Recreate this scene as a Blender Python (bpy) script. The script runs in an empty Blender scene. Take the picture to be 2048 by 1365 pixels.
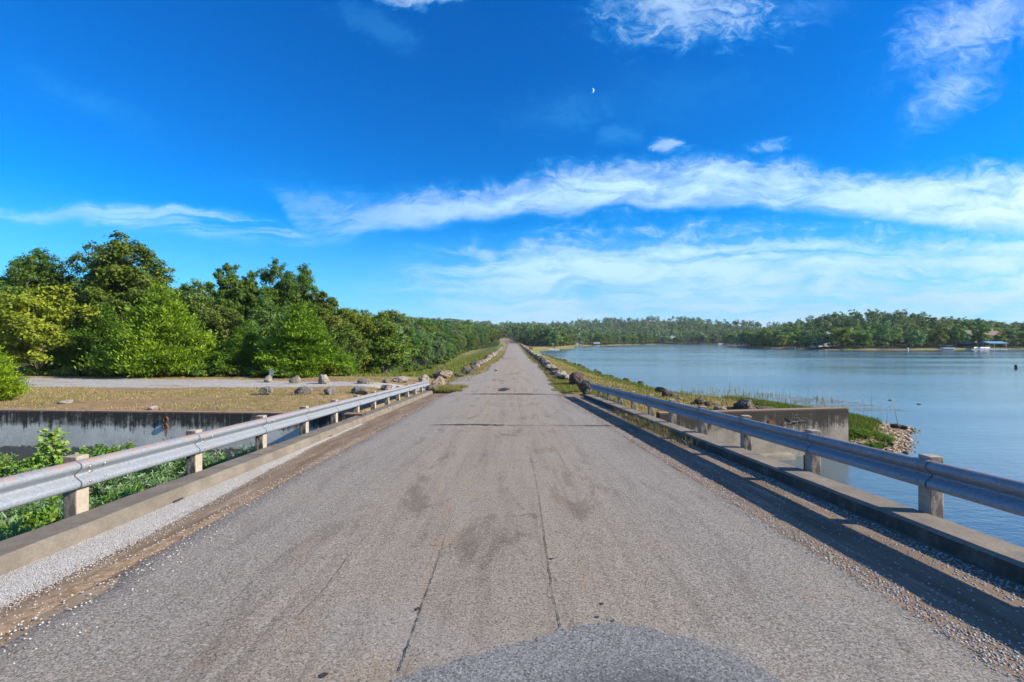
import bpy, bmesh, math, random
import numpy as np
from mathutils import Vector, Matrix

scene = bpy.context.scene
COL = scene.collection
R = math.radians
random.seed(7)

# ------------------------------------------------------------------ camera
CZ, F, CX, CY = 3.85, 910.0, 1024.0, 682.5      # camera height above the lake, focal length in photo pixels
cam_data = bpy.data.cameras.new('camera')
cam = bpy.data.objects.new('camera', cam_data)
COL.objects.link(cam)
cam.location = (0, 0, CZ)
cam.rotation_euler = (R(90), 0, 0)
cam_data.sensor_width = 36.0
cam_data.lens = F / 2048 * 36
cam_data.clip_start = 0.05
cam_data.clip_end = 20000
scene.camera = cam

# ------------------------------------------------------------------ view
vs = scene.view_settings
vs.view_transform = 'Standard'
vs.look = 'None'
vs.gamma = 1.0
vs.use_curve_mapping = False
vs.exposure = 0.95
scene.cycles.use_denoising = True
HAZE = 0.00011                                   # density of the air
scene.cycles.max_bounces = 4
scene.cycles.diffuse_bounces = 3
scene.cycles.glossy_bounces = 3
scene.cycles.caustics_reflective = False
scene.cycles.caustics_refractive = False
scene.cycles.transparent_max_bounces = 4

# ------------------------------------------------------------------ sun
SUN_EL, SUN_AZ = 28.0, 101.0                     # degrees; azimuth clockwise from +Y
sd_ = bpy.data.lights.new('sun', 'SUN')
sd_.energy = 5.0
sd_.angle = R(0.53)
sd_.color = (1.0, 0.90, 0.74)
sun = bpy.data.objects.new('sun', sd_)
COL.objects.link(sun)
sv = Vector((math.sin(R(SUN_AZ)) * math.cos(R(SUN_EL)), math.cos(R(SUN_AZ)) * math.cos(R(SUN_EL)), math.sin(R(SUN_EL))))
sun.rotation_euler = sv.to_track_quat('Z', 'Y').to_euler()
sun.location = (20, -10, 30)


# ------------------------------------------------------------------ node helper
class NT:
    def __init__(self, nt):
        self.nt = nt

    def n(self, typ, **kw):
        nd = self.nt.nodes.new(typ)
        for k, v in kw.items():
            setattr(nd, k, v)
        return nd

    def put(self, sock, v):
        if v is None:
            return
        if isinstance(v, bpy.types.NodeSocket):
            self.nt.links.new(v, sock)
        else:
            if hasattr(sock.default_value, '__len__') and not hasattr(v, '__len__'):
                v = (v, v, v)
            if hasattr(sock.default_value, '__len__') and len(sock.default_value) == 4 and len(v) == 3:
                v = tuple(v) + (1,)
            sock.default_value = v

    def math(self, op, a, b=None, c=None, clamp=False):
        nd = self.n('ShaderNodeMath', operation=op, use_clamp=clamp)
        self.put(nd.inputs[0], a)
        self.put(nd.inputs[1], b)
        self.put(nd.inputs[2], c)
        return nd.outputs[0]

    def add(self, a, b): return self.math('ADD', a, b)
    def sub(self, a, b): return self.math('SUBTRACT', a, b)
    def mul(self, a, b): return self.math('MULTIPLY', a, b)
    def div(self, a, b): return self.math('DIVIDE', a, b)

    def vmath(self, op, a, b=None):
        nd = self.n('ShaderNodeVectorMath', operation=op)
        self.put(nd.inputs[0], a)
        self.put(nd.inputs[1], b)
        return nd.outputs[0]

    def comb(self, x, y, z):
        nd = self.n('ShaderNodeCombineXYZ')
        for i, v in enumerate((x, y, z)):
            self.put(nd.inputs[i], v)
        return nd.outputs[0]

    def sep(self, v):
        nd = self.n('ShaderNodeSeparateXYZ')
        self.put(nd.inputs[0], v)
        return nd.outputs

    def noise(self, vec, scale, detail=4, rough=0.55, dist=0.0, out=0):
        nd = self.n('ShaderNodeTexNoise')
        self.put(nd.inputs['Vector'], vec)
        nd.inputs['Scale'].default_value = scale
        nd.inputs['Detail'].default_value = detail
        nd.inputs['Roughness'].default_value = rough
        nd.inputs['Distortion'].default_value = dist
        return nd.outputs[out]

    def voro(self, vec, scale, feature='F1', out=0, rnd=1.0):
        nd = self.n('ShaderNodeTexVoronoi', feature=feature)
        self.put(nd.inputs['Vector'], vec)
        nd.inputs['Scale'].default_value = scale
        nd.inputs['Randomness'].default_value = rnd
        return nd.outputs[out]

    def ss(self, v, a, b, lo=0.0, hi=1.0):
        nd = self.n('ShaderNodeMapRange', interpolation_type='SMOOTHSTEP')
        self.put(nd.inputs[0], v)
        for i, q in ((1, a), (2, b), (3, lo), (4, hi)):
            self.put(nd.inputs[i], q)
        return nd.outputs[0]

    def mix(self, f, a, b, mode='MIX'):
        nd = self.n('ShaderNodeMix', data_type='RGBA', blend_type=mode, clamp_factor=True)
        self.put(nd.inputs[0], f)
        self.put(nd.inputs[6], a)
        self.put(nd.inputs[7], b)
        return nd.outputs[2]

    def ramp(self, f, stops):
        nd = self.n('ShaderNodeValToRGB')
        self.put(nd.inputs[0], f)
        cr = nd.color_ramp
        while len(cr.elements) < len(stops):
            cr.elements.new(0.5)
        for e, (p, c) in zip(cr.elements, stops):
            e.position = p
            e.color = tuple(c) + (1,)
        return nd.outputs[0]

    def coord(self, which='Object'):
        return self.n('ShaderNodeTexCoord').outputs[which]

    def attr(self, name, out='Fac'):
        return self.n('ShaderNodeAttribute', attribute_name=name).outputs[out]

    def fcurve(self, v, pts):
        nd = self.n('ShaderNodeFloatCurve')
        self.put(nd.inputs['Value'], v)
        c = nd.mapping.curves[0]
        while len(c.points) < len(pts):
            c.points.new(0.5, 0.5)
        for p, (x, y) in zip(c.points, pts):
            p.location = (x, y)
        nd.mapping.update()
        return nd.outputs[0]


# ------------------------------------------------------------------ world: Nishita sky with cirrus
world = bpy.data.worlds.new('World')
scene.world = world
world.use_nodes = True
wn = NT(world.node_tree)
for nd in list(world.node_tree.nodes):
    world.node_tree.nodes.remove(nd)
sky = wn.n('ShaderNodeTexSky', sky_type='NISHITA')
sky.sun_disc = False
sky.sun_elevation = R(SUN_EL)
sky.sun_rotation = R(SUN_AZ)
sky.altitude = 300
sky.air_density = 1.0
sky.dust_density = 0.25
sky.ozone_density = 3.0


def build_sky():
    g = wn
    d = g.vmath('NORMALIZE', g.coord('Generated'))
    x, y, z = g.sep(d)
    yy = g.math('MAXIMUM', y, 0.22)
    U = g.div(x, yy)                      # horizontal tangent off +Y
    V = g.div(z, yy)                      # elevation tangent
    # domain warp
    base = g.comb(g.mul(U, 1.0), g.mul(V, 1.0), 0.0)
    w1 = g.noise(base, 2.6, 3, 0.55, out=1)
    w2 = g.noise(g.comb(g.mul(U, 1.0), g.mul(V, 2.2), 3.7), 7.0, 5, 0.6, out=1)
    warp = g.vmath('ADD', g.vmath('MULTIPLY', g.vmath('SUBTRACT', w1, (0.5, 0.5, 0.5)), (0.10, 0.10, 0)),
                   g.vmath('MULTIPLY', g.vmath('SUBTRACT', w2, (0.5, 0.5, 0.5)), (0.055, 0.05, 0)))
    Pw = g.vmath('ADD', base, warp)
    uw, vw, _ = g.sep(Pw)
    # fibrous noise
    fib = g.noise(g.comb(g.mul(uw, 1.6), g.mul(vw, 5.5), 0.3), 4.2, 9, 0.62, 0.6)
    fine = g.noise(g.comb(g.mul(uw, 2.0), g.mul(vw, 3.2), 5.1), 9.0, 8, 0.66, 0.8)
    strat = g.noise(g.comb(g.mul(uw, 0.8), g.mul(vw, 11.0), 8.0), 3.0, 7, 0.6, 0.3)

    def px(u): return (u - 1024) / 910.0
    def py(v): return (682.5 - v) / 910.0
    un = g.math('MULTIPLY_ADD', uw, 1 / 3.0, 0.5)      # -1.5..1.5 -> 0..1
    un = g.math('MINIMUM', g.math('MAXIMUM', un, 0.0), 1.0)

    def curve(pts):
        return g.fcurve(un, [(px(a) / 3.0 + 0.5, py(b)) for a, b in pts])

    def band(up, lo, su, sl):
        a = curve(up)
        b = curve(lo)
        m1 = g.ss(g.add(g.sub(a, vw), g.mul(g.sub(fine, 0.5), su * 1.6)), -su * 0.5, su)
        m2 = g.ss(g.sub(vw, b), -sl * 0.5, sl)
        return g.mul(m1, m2)

    # arching main band
    A = band([(-300, 330), (300, 395), (520, 352), (700, 385), (900, 384), (1060, 352), (1300, 326), (1500, 326), (1760, 342), (2048, 340), (2360, 350)],
             [(-300, 330), (300, 396), (520, 372), (640, 482), (800, 468), (960, 436), (1150, 425), (1400, 416), (1600, 428), (1800, 446), (2360, 500)],
             0.055, 0.028)
    A = g.mul(A, g.ss(uw, px(500), px(1150), 0.30, 1.0))
    A = g.mul(A, g.ss(g.add(g.mul(fib, 0.6), g.mul(strat, 0.4)), 0.30, 0.56, 0.38, 1.0))
    # lower sheet
    B = band([(-300, 600), (420, 590), (640, 560), (780, 500), (1000, 468), (1180, 446), (1500, 450), (1800, 452), (2360, 452)],
             [(-300, 800), (420, 800), (640, 800), (780, 800), (1000, 800), (1180, 800), (1500, 800), (1800, 800), (2360, 800)], 0.085, 0.02)
    B = g.mul(B, g.ss(uw, px(560), px(1150), 0.12, 1.0))
    B = g.mul(B, g.ss(g.add(g.mul(strat, 0.6), g.mul(fib, 0.4)), 0.36, 0.60, 0.34, 1.0))
    # thin streaks on the other side
    C = band([(-300, 380), (0, 408), (300, 404), (500, 420), (680, 462), (800, 470), (2360, 470)],
             [(-300, 500), (0, 440), (300, 470), (500, 488), (680, 494), (800, 480), (2360, 480)], 0.02, 0.04)
    C = g.mul(g.mul(C, g.ss(strat, 0.30, 0.60, 0.15, 1.0)), g.ss(uw, px(950), px(560), 0.0, 0.62))
    cov = g.math('MAXIMUM', g.math('MAXIMUM', A, B), C)

    def blob(cx_, cy_, rx, ry, k, rot=0.0, soft=1.0):
        dx = g.sub(uw, px(cx_))
        dy = g.sub(vw, py(cy_))
        c, s = math.cos(rot), math.sin(rot)
        ex = g.div(g.add(g.mul(dx, c), g.mul(dy, s)), rx / 910)
        ey = g.div(g.sub(g.mul(dy, c), g.mul(dx, s)), ry / 910)
        r2 = g.math('SQRT', g.add(g.mul(ex, ex), g.mul(ey, ey)))
        sh = g.sub(1.0, r2)
        v = g.add(sh, g.mul(g.sub(fine, 0.5), 2.3))
        return g.mul(g.ss(v, -0.15, 0.75 * soft), k)

    for args in ((1370, 20, 240, 95, 0.66, 0.0, 1.5), (1930, 60, 190, 90, 0.5, 0.5, 1.7), (1900, 190, 130, 60, 0.42, 0.7, 1.7),
                 (860, -14, 110, 34, 0.7, 0.1), (1328, 296, 30, 22, 0.6), (1535, 295, 60, 20, 0.4, 0.15), (1590, 10, 130, 45, 0.22, 0.1, 1.8),
                 (1140, 225, 150, 55, 0.16, 0.1, 1.6), (1340, 190, 240, 90, 0.10, 0.2, 1.8), (750, 52, 110, 40, 0.13, -0.5), (180, 215, 190, 42, 0.15, -0.45, 1.6),
                 (1240, 275, 60, 25, 0.16), (2400, 100, 300, 160, 0.5, 0.3), (-500, 60, 260, 90, 0.3, -0.3), (1700, -320, 420, 130, 0.5, 0.2),
                 (300, -420, 380, 110, 0.35, -0.2), (1000, -700, 500, 140, 0.4)):
        cov = g.math('MAXIMUM', cov, blob(*args))
    # unseen cirrus behind the viewpoint, cover made heavier as neutral fill light
    gen = g.noise(g.vmath('MULTIPLY', d, (2.0, 2.0, 6.0)), 2.0, 7, 0.6, 0.5)
    back = g.math('MAXIMUM', g.ss(gen, 0.42, 0.66, 0.0, 0.62), g.ss(z, 0.26, 0.04, 0.0, 0.75))
    back = g.mul(back, g.ss(y, 0.24, -0.05))
    cov = g.math('MAXIMUM', cov, back)
    # blue of the clear air
    hs = g.n('ShaderNodeHueSaturation')
    hs.inputs['Hue'].default_value = 0.5
    hs.inputs['Saturation'].default_value = 1.42
    hs.inputs['Value'].default_value = 1.0
    g.put(hs.inputs['Color'], sky.outputs[0])
    col = g.mix(1.0, hs.outputs[0], (0.0, 1.08, 1.55), 'MULTIPLY')
    zz = g.math('ABSOLUTE', z)
    # milky veil near the horizon
    veil = g.ss(zz, 0.0, 0.26, 0.70, 0.0)
    col = g.mix(veil, col, (2.4, 4.7, 6.8))
    cloudcol = g.mix(g.ss(fib, 0.3, 0.62), (3.3, 5.6, 8.8), (5.0, 7.3, 9.4))
    cloudcol = g.mix(g.ss(cov, 0.05, 0.5), (0.4, 4.6, 9.0), cloudcol)
    cloudcol = g.mix(g.ss(zz, 0.02, 0.22, 0.75, 0.0), cloudcol, (3.5, 5.0, 6.4))
    dn = g.n('ShaderNodeVectorMath', operation='DOT_PRODUCT')
    g.put(dn.inputs[0], d)
    dn.inputs[1].default_value = tuple(sv)
    cloudcol = g.mix(g.ss(dn.outputs['Value'], 0.45, 1.0), cloudcol, (13.0, 13.0, 12.5))  # clouds toward the sun whitened and brightened as added fill for the blue shade
    col = g.mix(g.mul(cov, 0.88), col, cloudcol)
    bg = g.n('ShaderNodeBackground')
    g.put(bg.inputs['Color'], col)
    bg.inputs['Strength'].default_value = 0.071
    o = g.n('ShaderNodeOutputWorld')
    g.nt.links.new(bg.outputs[0], o.inputs[0])


build_sky()


# ================================================================== helpers
def props(o, label=None, cat=None, group=None, kind=None):
    if label: o['label'] = label
    if cat: o['category'] = cat
    if group: o['group'] = group
    if kind: o['kind'] = kind
    return o


def link(o, parent=None):
    COL.objects.link(o)
    if parent is not None:
        o.parent = parent
    return o


def new_mat(name):
    m = bpy.data.materials.new(name)
    m.use_nodes = True
    b = m.node_tree.nodes['Principled BSDF']
    return m, NT(m.node_tree), b


def mesh_np(name, V, Fc, smooth=False, attrs=None, mats=None):
    """V (n,3), Fc (m,k) with constant k."""
    V = np.asarray(V, np.float32)
    Fc = np.asarray(Fc, np.int32)
    me = bpy.data.meshes.new(name)
    m, k = Fc.shape
    me.vertices.add(len(V))
    me.vertices.foreach_set('co', V.ravel())
    me.loops.add(m * k)
    me.loops.foreach_set('vertex_index', Fc.ravel())
    me.polygons.add(m)
    me.polygons.foreach_set('loop_start', np.arange(0, m * k, k, dtype=np.int32))
    me.polygons.foreach_set('loop_total', np.full(m, k, np.int32))
    if smooth:
        me.polygons.foreach_set('use_smooth', np.ones(m, bool))
    for nm, val in (attrs or {}).items():
        a = me.attributes.new(nm, 'FLOAT', 'POINT')
        a.data.foreach_set('value', np.asarray(val, np.float32))
    for mt in mats or []:
        me.materials.append(mt)
    me.update()
    me.validate()
    return me


def obj(name, me, parent=None, loc=(0, 0, 0), rot=(0, 0, 0), scale=(1, 1, 1)):
    o = bpy.data.objects.new(name, me)
    o.location = loc
    o.rotation_euler = rot
    o.scale = scale
    return link(o, parent)


def empty(name, loc=(0, 0, 0), rz=0.0):
    o = bpy.data.objects.new(name, None)
    o.empty_display_size = 0.2
    o.location = loc
    o.rotation_euler = (0, 0, rz)
    return link(o)


def copy_tree(o, parent=None):
    c = o.copy()
    COL.objects.link(c)
    c.parent = parent
    for ch in list(o.children):
        copy_tree(ch, c)
    return c


def bm_obj(name, bm, mat, parent=None, smooth=False, loc=(0, 0, 0)):
    me = bpy.data.meshes.new(name)
    bm.normal_update()
    if smooth:
        for f in bm.faces:
            f.smooth = True
    bm.to_mesh(me)
    bm.free()
    for m in (mat if isinstance(mat, (list, tuple)) else [mat]):
        me.materials.append(m)
    return obj(name, me, parent, loc)


def bm_box(bm, x0, x1, y0, y1, z0, z1, M=None, mi=0):
    vs_ = [bm.verts.new((x, y, z)) for z in (z0, z1) for y in (y0, y1) for x in (x0, x1)]
    fs = []
    for q in ((0, 2, 3, 1), (4, 5, 7, 6), (0, 1, 5, 4), (2, 6, 7, 3), (0, 4, 6, 2), (1, 3, 7, 5)):
        f = bm.faces.new([vs_[i] for i in q])
        f.material_index = mi
        fs.append(f)
    if M is not None:
        for v in vs_:
            v.co = M @ v.co
    return vs_, fs


def box_obj(name, x0, x1, y0, y1, z0, z1, mat, parent=None, bevel=0.0, seg=2):
    bm = bmesh.new()
    bm_box(bm, x0, x1, y0, y1, z0, z1)
    if bevel > 0:
        bmesh.ops.bevel(bm, geom=list(bm.edges), offset=bevel, segments=seg, affect='EDGES', profile=0.6)
    return bm_obj(name, bm, mat, parent)


def gp(px, py, z=0.0):
    d = CZ - z
    Y = F * d / (py - CY)
    return ((px - CX) / F * Y, Y)


def sstep(v, a, b):
    t = np.clip((np.asarray(v, float) - a) / (b - a), 0, 1)
    return t * t * (3 - 2 * t)


_rs = np.random.RandomState(11)
_PH = _rs.uniform(0, 6.28, (24, 2))
_DR = _rs.uniform(0, 6.28, 24)


def wavy(x, y, s):
    """cheap smooth pseudo-noise in about -1..1"""
    v = 0
    for i in range(6):
        f = s * (1.0 + 0.45 * i)
        v = v + np.sin((x * math.cos(_DR[i]) + y * math.sin(_DR[i])) * f + _PH[i, 0]) / (1 + 0.4 * i)
    return v / 3.0


# ================================================================== layout of the place
M_RAIL = None
AX = -0.0187                 # heading of the bridge
DECK0, GRADE = 2.05, 0.0489


def bp(t, s, h=0.0):
    return (t + AX * s, s, DECK0 - GRADE * s + h)


def deck_px(px, py):
    """photo pixel on the deck plane -> (t, s)"""
    s = F * 1.8 / (py - 727.0)
    return ((px - CX) / F * s - AX * s, s)


_RY = np.array([-60, 0, 27, 42, 56, 80, 110, 135, 170, 220, 270, 300, 330, 360, 390, 430])
_RZ = np.array([4.9, 2.05, .73, .76, .80, .80, .85, .95, 1.25, 1.8, 2.6, 3.4, 4.5, 5.6, 6.8, 8.0])
_RX = np.array([1.1, 0, -.5, 0.0, .2, .4, .5, .5, .45, .3, 0.0, -1, -4.5, -10, -17, -28])


def road_z(y): return np.interp(y, _RY, _RZ)
def road_x(y): return np.interp(y, _RY, _RX)


def wall_y(x):
    x = np.asarray(x, float)
    return np.where(x < 0, 14.25 + np.clip(-x - 4.7, 0, 60) * 0.065, 14.40 + np.clip(x - 4.7, 0, 6.8) * 0.16)


LAKE_PX = [(1700, 910), (1811, 909), (1822, 891), (1817, 871), (1834, 861), (1801, 855), (1758, 846), (1715, 840)]
LAKE = [gp(*p) for p in LAKE_PX] + [(15.6, 26.0)] + [gp(*p) for p in
        [(1480, 806), (1400, 797), (1350, 788), (1300, 776), (1250, 763), (1200, 749), (1151, 729.6), (1116, 718), (1086.5, 712), (1076, 703),
         (1100, 701), (1142, 697.4)]] + [(36, 262), (40, 300), (46, 334)] + [gp(*p) for p in
        [(1200, 692.4), (1260, 690.5), (1325, 689.2), (1380, 689.2), (1430, 689.8), (1488, 694.5), (1540, 697), (1640, 700), (1814, 700.6), (2048, 699),
         (2300, 698), (2700, 697)]] + [(900, 200), (900, -300), (60, -300), (20, -40), (11, -4.3), (4, -4.3), (4, 14.6)]
LAKE = np.array(LAKE)


def lake_sd(X, Y):
    """signed distance to the shoreline, + on land"""
    X = np.asarray(X, float)
    Y = np.asarray(Y, float)
    best = np.full(X.shape, 1e9)
    inside = np.zeros(X.shape, bool)
    n = len(LAKE)
    for i in range(n):
        ax, ay = LAKE[i]
        bx, by = LAKE[(i + 1) % n]
        dx, dy = bx - ax, by - ay
        t = np.clip(((X - ax) * dx + (Y - ay) * dy) / (dx * dx + dy * dy + 1e-9), 0, 1)
        best = np.minimum(best, (X - ax - t * dx) ** 2 + (Y - ay - t * dy) ** 2)
        c = ((ay > Y) != (by > Y))
        xi = ax + (Y - ay) / (by - ay if abs(by - ay) > 1e-9 else 1e-9) * dx
        inside ^= c & (X < xi)
    d = np.sqrt(best)
    return np.where(inside, -d, d)


_TY = np.array([-60, 36, 42, 50, 65, 100, 166, 244, 300, 360])
_TZ = np.array([1.2, 1.05, .6, -.3, -1.4, -1.8, -1.0, .8, 3.4, 5.5])


def H(X, Y):
    X = np.asarray(X, float)
    Y = np.asarray(Y, float)
    sd = lake_sd(X, Y)
    sdn = sd + 0.35 * wavy(X, Y, 0.9) * sstep(sd, -3, 1) * (np.abs(sd) < 30)
    yy = Y - wall_y(X)
    rz, rx = road_z(Y), X - road_x(Y)
    # left of the dam
    plate = 1.48 - 0.45 * sstep(Y, 15, 34)
    tz = np.interp(Y, _TY, _TZ)
    toe = np.where(Y < 36, plate, tz)
    w = np.where(Y < 40, sstep(-rx, 4.9, 9.0), sstep(-rx, 4.6, 16.5))
    w = np.where((Y >= 40) & (Y < 50), (sstep(-rx, 4.9, 9.0) * (50 - Y) + sstep(-rx, 4.6, 16.5) * (Y - 40)) / 10, w)
    left = rz * (1 - w) + toe * w + 0.09 * np.clip(-X - 22, 0, 60) * sstep(Y, 48, 100)
    # lake side bank
    bank = np.minimum(rz + 0.02, 1.25)
    t = np.clip(sdn / 6.0, 0, 1) ** 0.85
    right = np.where(sd > 0, np.where(X > 4.5, bank * t, bank), -0.05 - 0.22 * np.clip(-sd, 0, 8))
    near = np.where(rx < 0, left, right)
    # far land
    far = 0.30 + 0.07 * np.clip(sd, 0, 12) + 7.0 * sstep(sd, 12, 85) + 7.5 * np.exp(-((X - 212) / 62) ** 2 - ((Y - 285) / 50) ** 2) * sstep(sd, 8, 40) + 36 * (0.66 + 0.34 * sstep(X, 20, 260)) * sstep(sd, 80, 430) * (1 - 0.8 * sstep(X, 300, 560)) * (1 - 0.5 * sstep(-X, 100, 400))
    far = np.where(sd > 0, far + 0.6 * wavy(X, Y, 0.03) * sstep(sd, 10, 40), -0.05 - 0.22 * np.clip(-sd, 0, 8))
    wf = np.maximum(sstep(Y, 215, 320), sstep(X, 45, 75))
    z = near * (1 - wf) + far * wf
    # road corridor
    cr = (1 - sstep(np.abs(rx), 3.8, 9.0)) * (Y > 27) * (Y < 425)
    z = z * (1 - cr) + (rz - 0.05) * cr
    cr2 = (np.abs(rx) < 4.9) & (Y <= 28) & (yy > 0.2)
    z = np.where(cr2, rz - 0.45, z)
    # spillway channel under the bridge
    ch = (yy < 0.2) & (Y > -4.2)
    zc = np.where(X < -5.5, -0.45 + 0.12 * wavy(X, Y, 0.8), np.where(X < 3.6, 0.06, -1.4))
    zc = np.where(X > 11.2, np.where(sd < 0, -0.05 - 0.22 * np.clip(-sd, 0, 8), 0.02), zc)
    z = np.where(ch, zc, z)
    beh = Y <= -4.2
    z = np.where(beh & (sd > 0), np.minimum(rz - 0.3, np.where(X > 5, 0.15 * sd, 9)), z)
    # small unevenness
    z = z + 0.05 * wavy(X, Y, 0.55) * ((np.abs(rx) > 5.5) & ~ch & (sd > 2))
    return z


def h1(x, y): return float(H(np.array([x]), np.array([y]))[0])


# ================================================================== materials
def mat_concrete(name, base, dark=0.5, stain=(0.03, 0.025, 0.02), scale=1.0, warm=0.0, upright_dark=0.0):
    m, g, b = new_mat(name)
    c = g.coord('Object')
    n1 = g.noise(c, 2.2 * scale, 6, 0.65)
    n2 = g.noise(c, 38 * scale, 4, 0.7)
    n3 = g.noise(c, 9 * scale, 5, 0.7)
    col = g.mix(g.ss(n1, 0.3, 0.7), tuple(v * 0.72 for v in base), tuple(min(1, v * 1.12) for v in base))
    col = g.mix(g.ss(n2, 0.35, 0.75, 0.0, 0.45), col, tuple(v * 0.5 for v in base))
    col = g.mix(g.ss(n3, 0.62, 0.78, 0.0, dark), col, stain)
    if warm:
        col = g.mix(g.ss(g.noise(c, 3.1, 4, 0.6), 0.5, 0.7, 0, warm), col, (0.36, 0.24, 0.14))
    if upright_dark:
        # darker mottled colour on the upright faces
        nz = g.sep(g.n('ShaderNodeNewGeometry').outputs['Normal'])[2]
        upright_mask = g.mul(g.ss(nz, 0.75, 0.3), g.ss(g.noise(g.vmath('MULTIPLY', c, (1, 1, 0.5)), 5, 6, 0.7), 0.30, 0.55, 0.35, upright_dark))
        col = g.mix(upright_mask, col, (0.04, 0.035, 0.03))
    g.put(b.inputs['Base Color'], col)
    b.inputs['Roughness'].default_value = 0.9
    b.inputs['Specular IOR Level'].default_value = 0.2
    bp_ = g.n('ShaderNodeBump')
    bp_.inputs['Strength'].default_value = 0.5
    bp_.inputs['Distance'].default_value = 0.008
    g.put(bp_.inputs['Height'], g.add(n2, g.mul(n3, 1.5)))
    g.nt.links.new(bp_.outputs[0], b.inputs['Normal'])
    return m


M_CURB = mat_concrete('curb_concrete', (0.185, 0.160, 0.131), 0.35)
M_KERB_DARK = mat_concrete('dark_faced_kerb_concrete', (0.235, 0.195, 0.155), 0.6, upright_dark=0.8)
M_DECK = mat_concrete('deck_concrete', (0.30, 0.27, 0.24), 0.5)


def mat_post():
    m, g, b = new_mat('post_concrete')
    c = g.coord('Object')
    n1 = g.noise(c, 6, 6, 0.7)
    n2 = g.noise(g.vmath('MULTIPLY', c, (1, 1, 0.35)), 14, 6, 0.7)
    x, y, z = g.sep(g.n('ShaderNodeNewGeometry').outputs['Normal'])
    col = g.mix(g.ss(n1, 0.3, 0.7), (0.26, 0.22, 0.175), (0.38, 0.33, 0.27))
    # black lichen on the side that faces along the road
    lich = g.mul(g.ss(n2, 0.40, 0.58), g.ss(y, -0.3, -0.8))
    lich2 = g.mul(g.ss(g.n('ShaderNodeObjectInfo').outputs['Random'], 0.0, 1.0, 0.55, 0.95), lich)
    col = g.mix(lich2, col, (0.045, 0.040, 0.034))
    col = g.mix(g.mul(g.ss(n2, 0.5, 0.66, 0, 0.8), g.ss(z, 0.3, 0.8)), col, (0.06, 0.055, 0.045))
    col = g.mix(g.ss(g.noise(c, 3.2, 3, 0.5), 0.56, 0.68, 0.0, 0.55), col, (0.50, 0.27, 0.13))
    g.put(b.inputs['Base Color'], col)
    b.inputs['Roughness'].default_value = 0.92
    b.inputs['Specular IOR Level'].default_value = 0.15
    bu = g.n('ShaderNodeBump')
    bu.inputs['Strength'].default_value = 0.6
    bu.inputs['Distance'].default_value = 0.006
    g.put(bu.inputs['Height'], g.noise(c, 45, 5, 0.7))
    g.nt.links.new(bu.outputs[0], b.inputs['Normal'])
    return m


M_POST = mat_post()


def mat_rail():
    m, g, b = new_mat('galvanised_rail')
    c = g.coord('Object')
    x, y, z = g.sep(c)
    spang = g.voro(g.vmath('MULTIPLY', c, (1, 1, 1)), 46, out=1)
    sr = g.sep(spang)[0]
    n1 = g.noise(c, 3.0, 5, 0.6)
    col = g.mix(sr, (0.22, 0.255, 0.30), (0.31, 0.345, 0.39))
    col = g.mix(g.ss(n1, 0.35, 0.7, 0, 0.45), col, (0.24, 0.265, 0.29))
    drip = g.noise(g.comb(g.mul(y, 30), 0.0, g.mul(z, 1.5)), 1.6, 4, 0.7)
    col = g.mix(g.ss(drip, 0.52, 0.75, 0, 0.45), col, (0.17, 0.19, 0.20))
    up = g.sep(g.n('ShaderNodeNewGeometry').outputs['Normal'])[2]
    rn = g.noise(g.vmath('MULTIPLY', c, (1, 0.6, 1)), 16, 6, 0.72)
    rust = g.mul(g.ss(rn, 0.40, 0.60), g.mul(g.ss(up, 0.15, 0.6, 0.06, 0.85), g.ss(g.add(z, g.mul(y, GRADE)), 0.20, 0.25, 0.15, 1.0)))
    # rust round the lap joint at the start of each panel
    joint = g.mul(g.ss(g.math('ABSOLUTE', g.sub(y, 0.05)), 0.17, 0.02, 0.0, 0.55), g.ss(rn, 0.5, 0.6))
    rust = g.math('MAXIMUM', rust, joint)
    col = g.mix(g.ss(g.math('ABSOLUTE', g.add(y, 0.054)), 0.010, 0.003, 0.0, 0.85), col, (0.04, 0.04, 0.045))
    col = g.mix(rust, col, g.mix(rn, (0.22, 0.10, 0.05), (0.36, 0.23, 0.16)))
    g.put(b.inputs['Base Color'], col)
    g.put(b.inputs['Metallic'], g.math('SUBTRACT', 0.40, g.mul(rust, 0.4)))
    g.put(b.inputs['Roughness'], g.ss(n1, 0.2, 0.8, 0.48, 0.66))
    bu = g.n('ShaderNodeBump')
    bu.inputs['Strength'].default_value = 0.25
    bu.inputs['Distance'].default_value = 0.01
    g.put(bu.inputs['Height'], g.noise(g.vmath('MULTIPLY', c, (1, 1.5, 1)), 5, 4, 0.6))
    g.nt.links.new(bu.outputs[0], b.inputs['Normal'])
    return m




def mat_flat(name, col, rough=0.7, metal=0.0, var=0.25, scale=8.0, spec=0.3):
    m, g, b = new_mat(name)
    n1 = g.noise(g.coord('Object'), scale, 5, 0.65)
    g.put(b.inputs['Base Color'], g.mix(g.ss(n1, 0.3, 0.7), tuple(v * (1 - var) for v in col), tuple(min(1, v * (1 + var)) for v in col)))
    b.inputs['Roughness'].default_value = rough
    b.inputs['Metallic'].default_value = metal
    b.inputs['Specular IOR Level'].default_value = spec
    return m


M_BOLT = mat_flat('bolt_steel', (0.30, 0.29, 0.28), 0.5, 0.7, 0.4, 30)
M_RUST = mat_flat('rusty_steel', (0.16, 0.065, 0.03), 0.85, 0.2, 0.5, 12)
M_DARK = mat_flat('dark_hollow', (0.03, 0.026, 0.022), 0.95, 0, 0.3)
M_TAR = mat_flat('crack_tar', (0.045, 0.037, 0.030), 0.9, 0, 0.35, 6)


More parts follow.
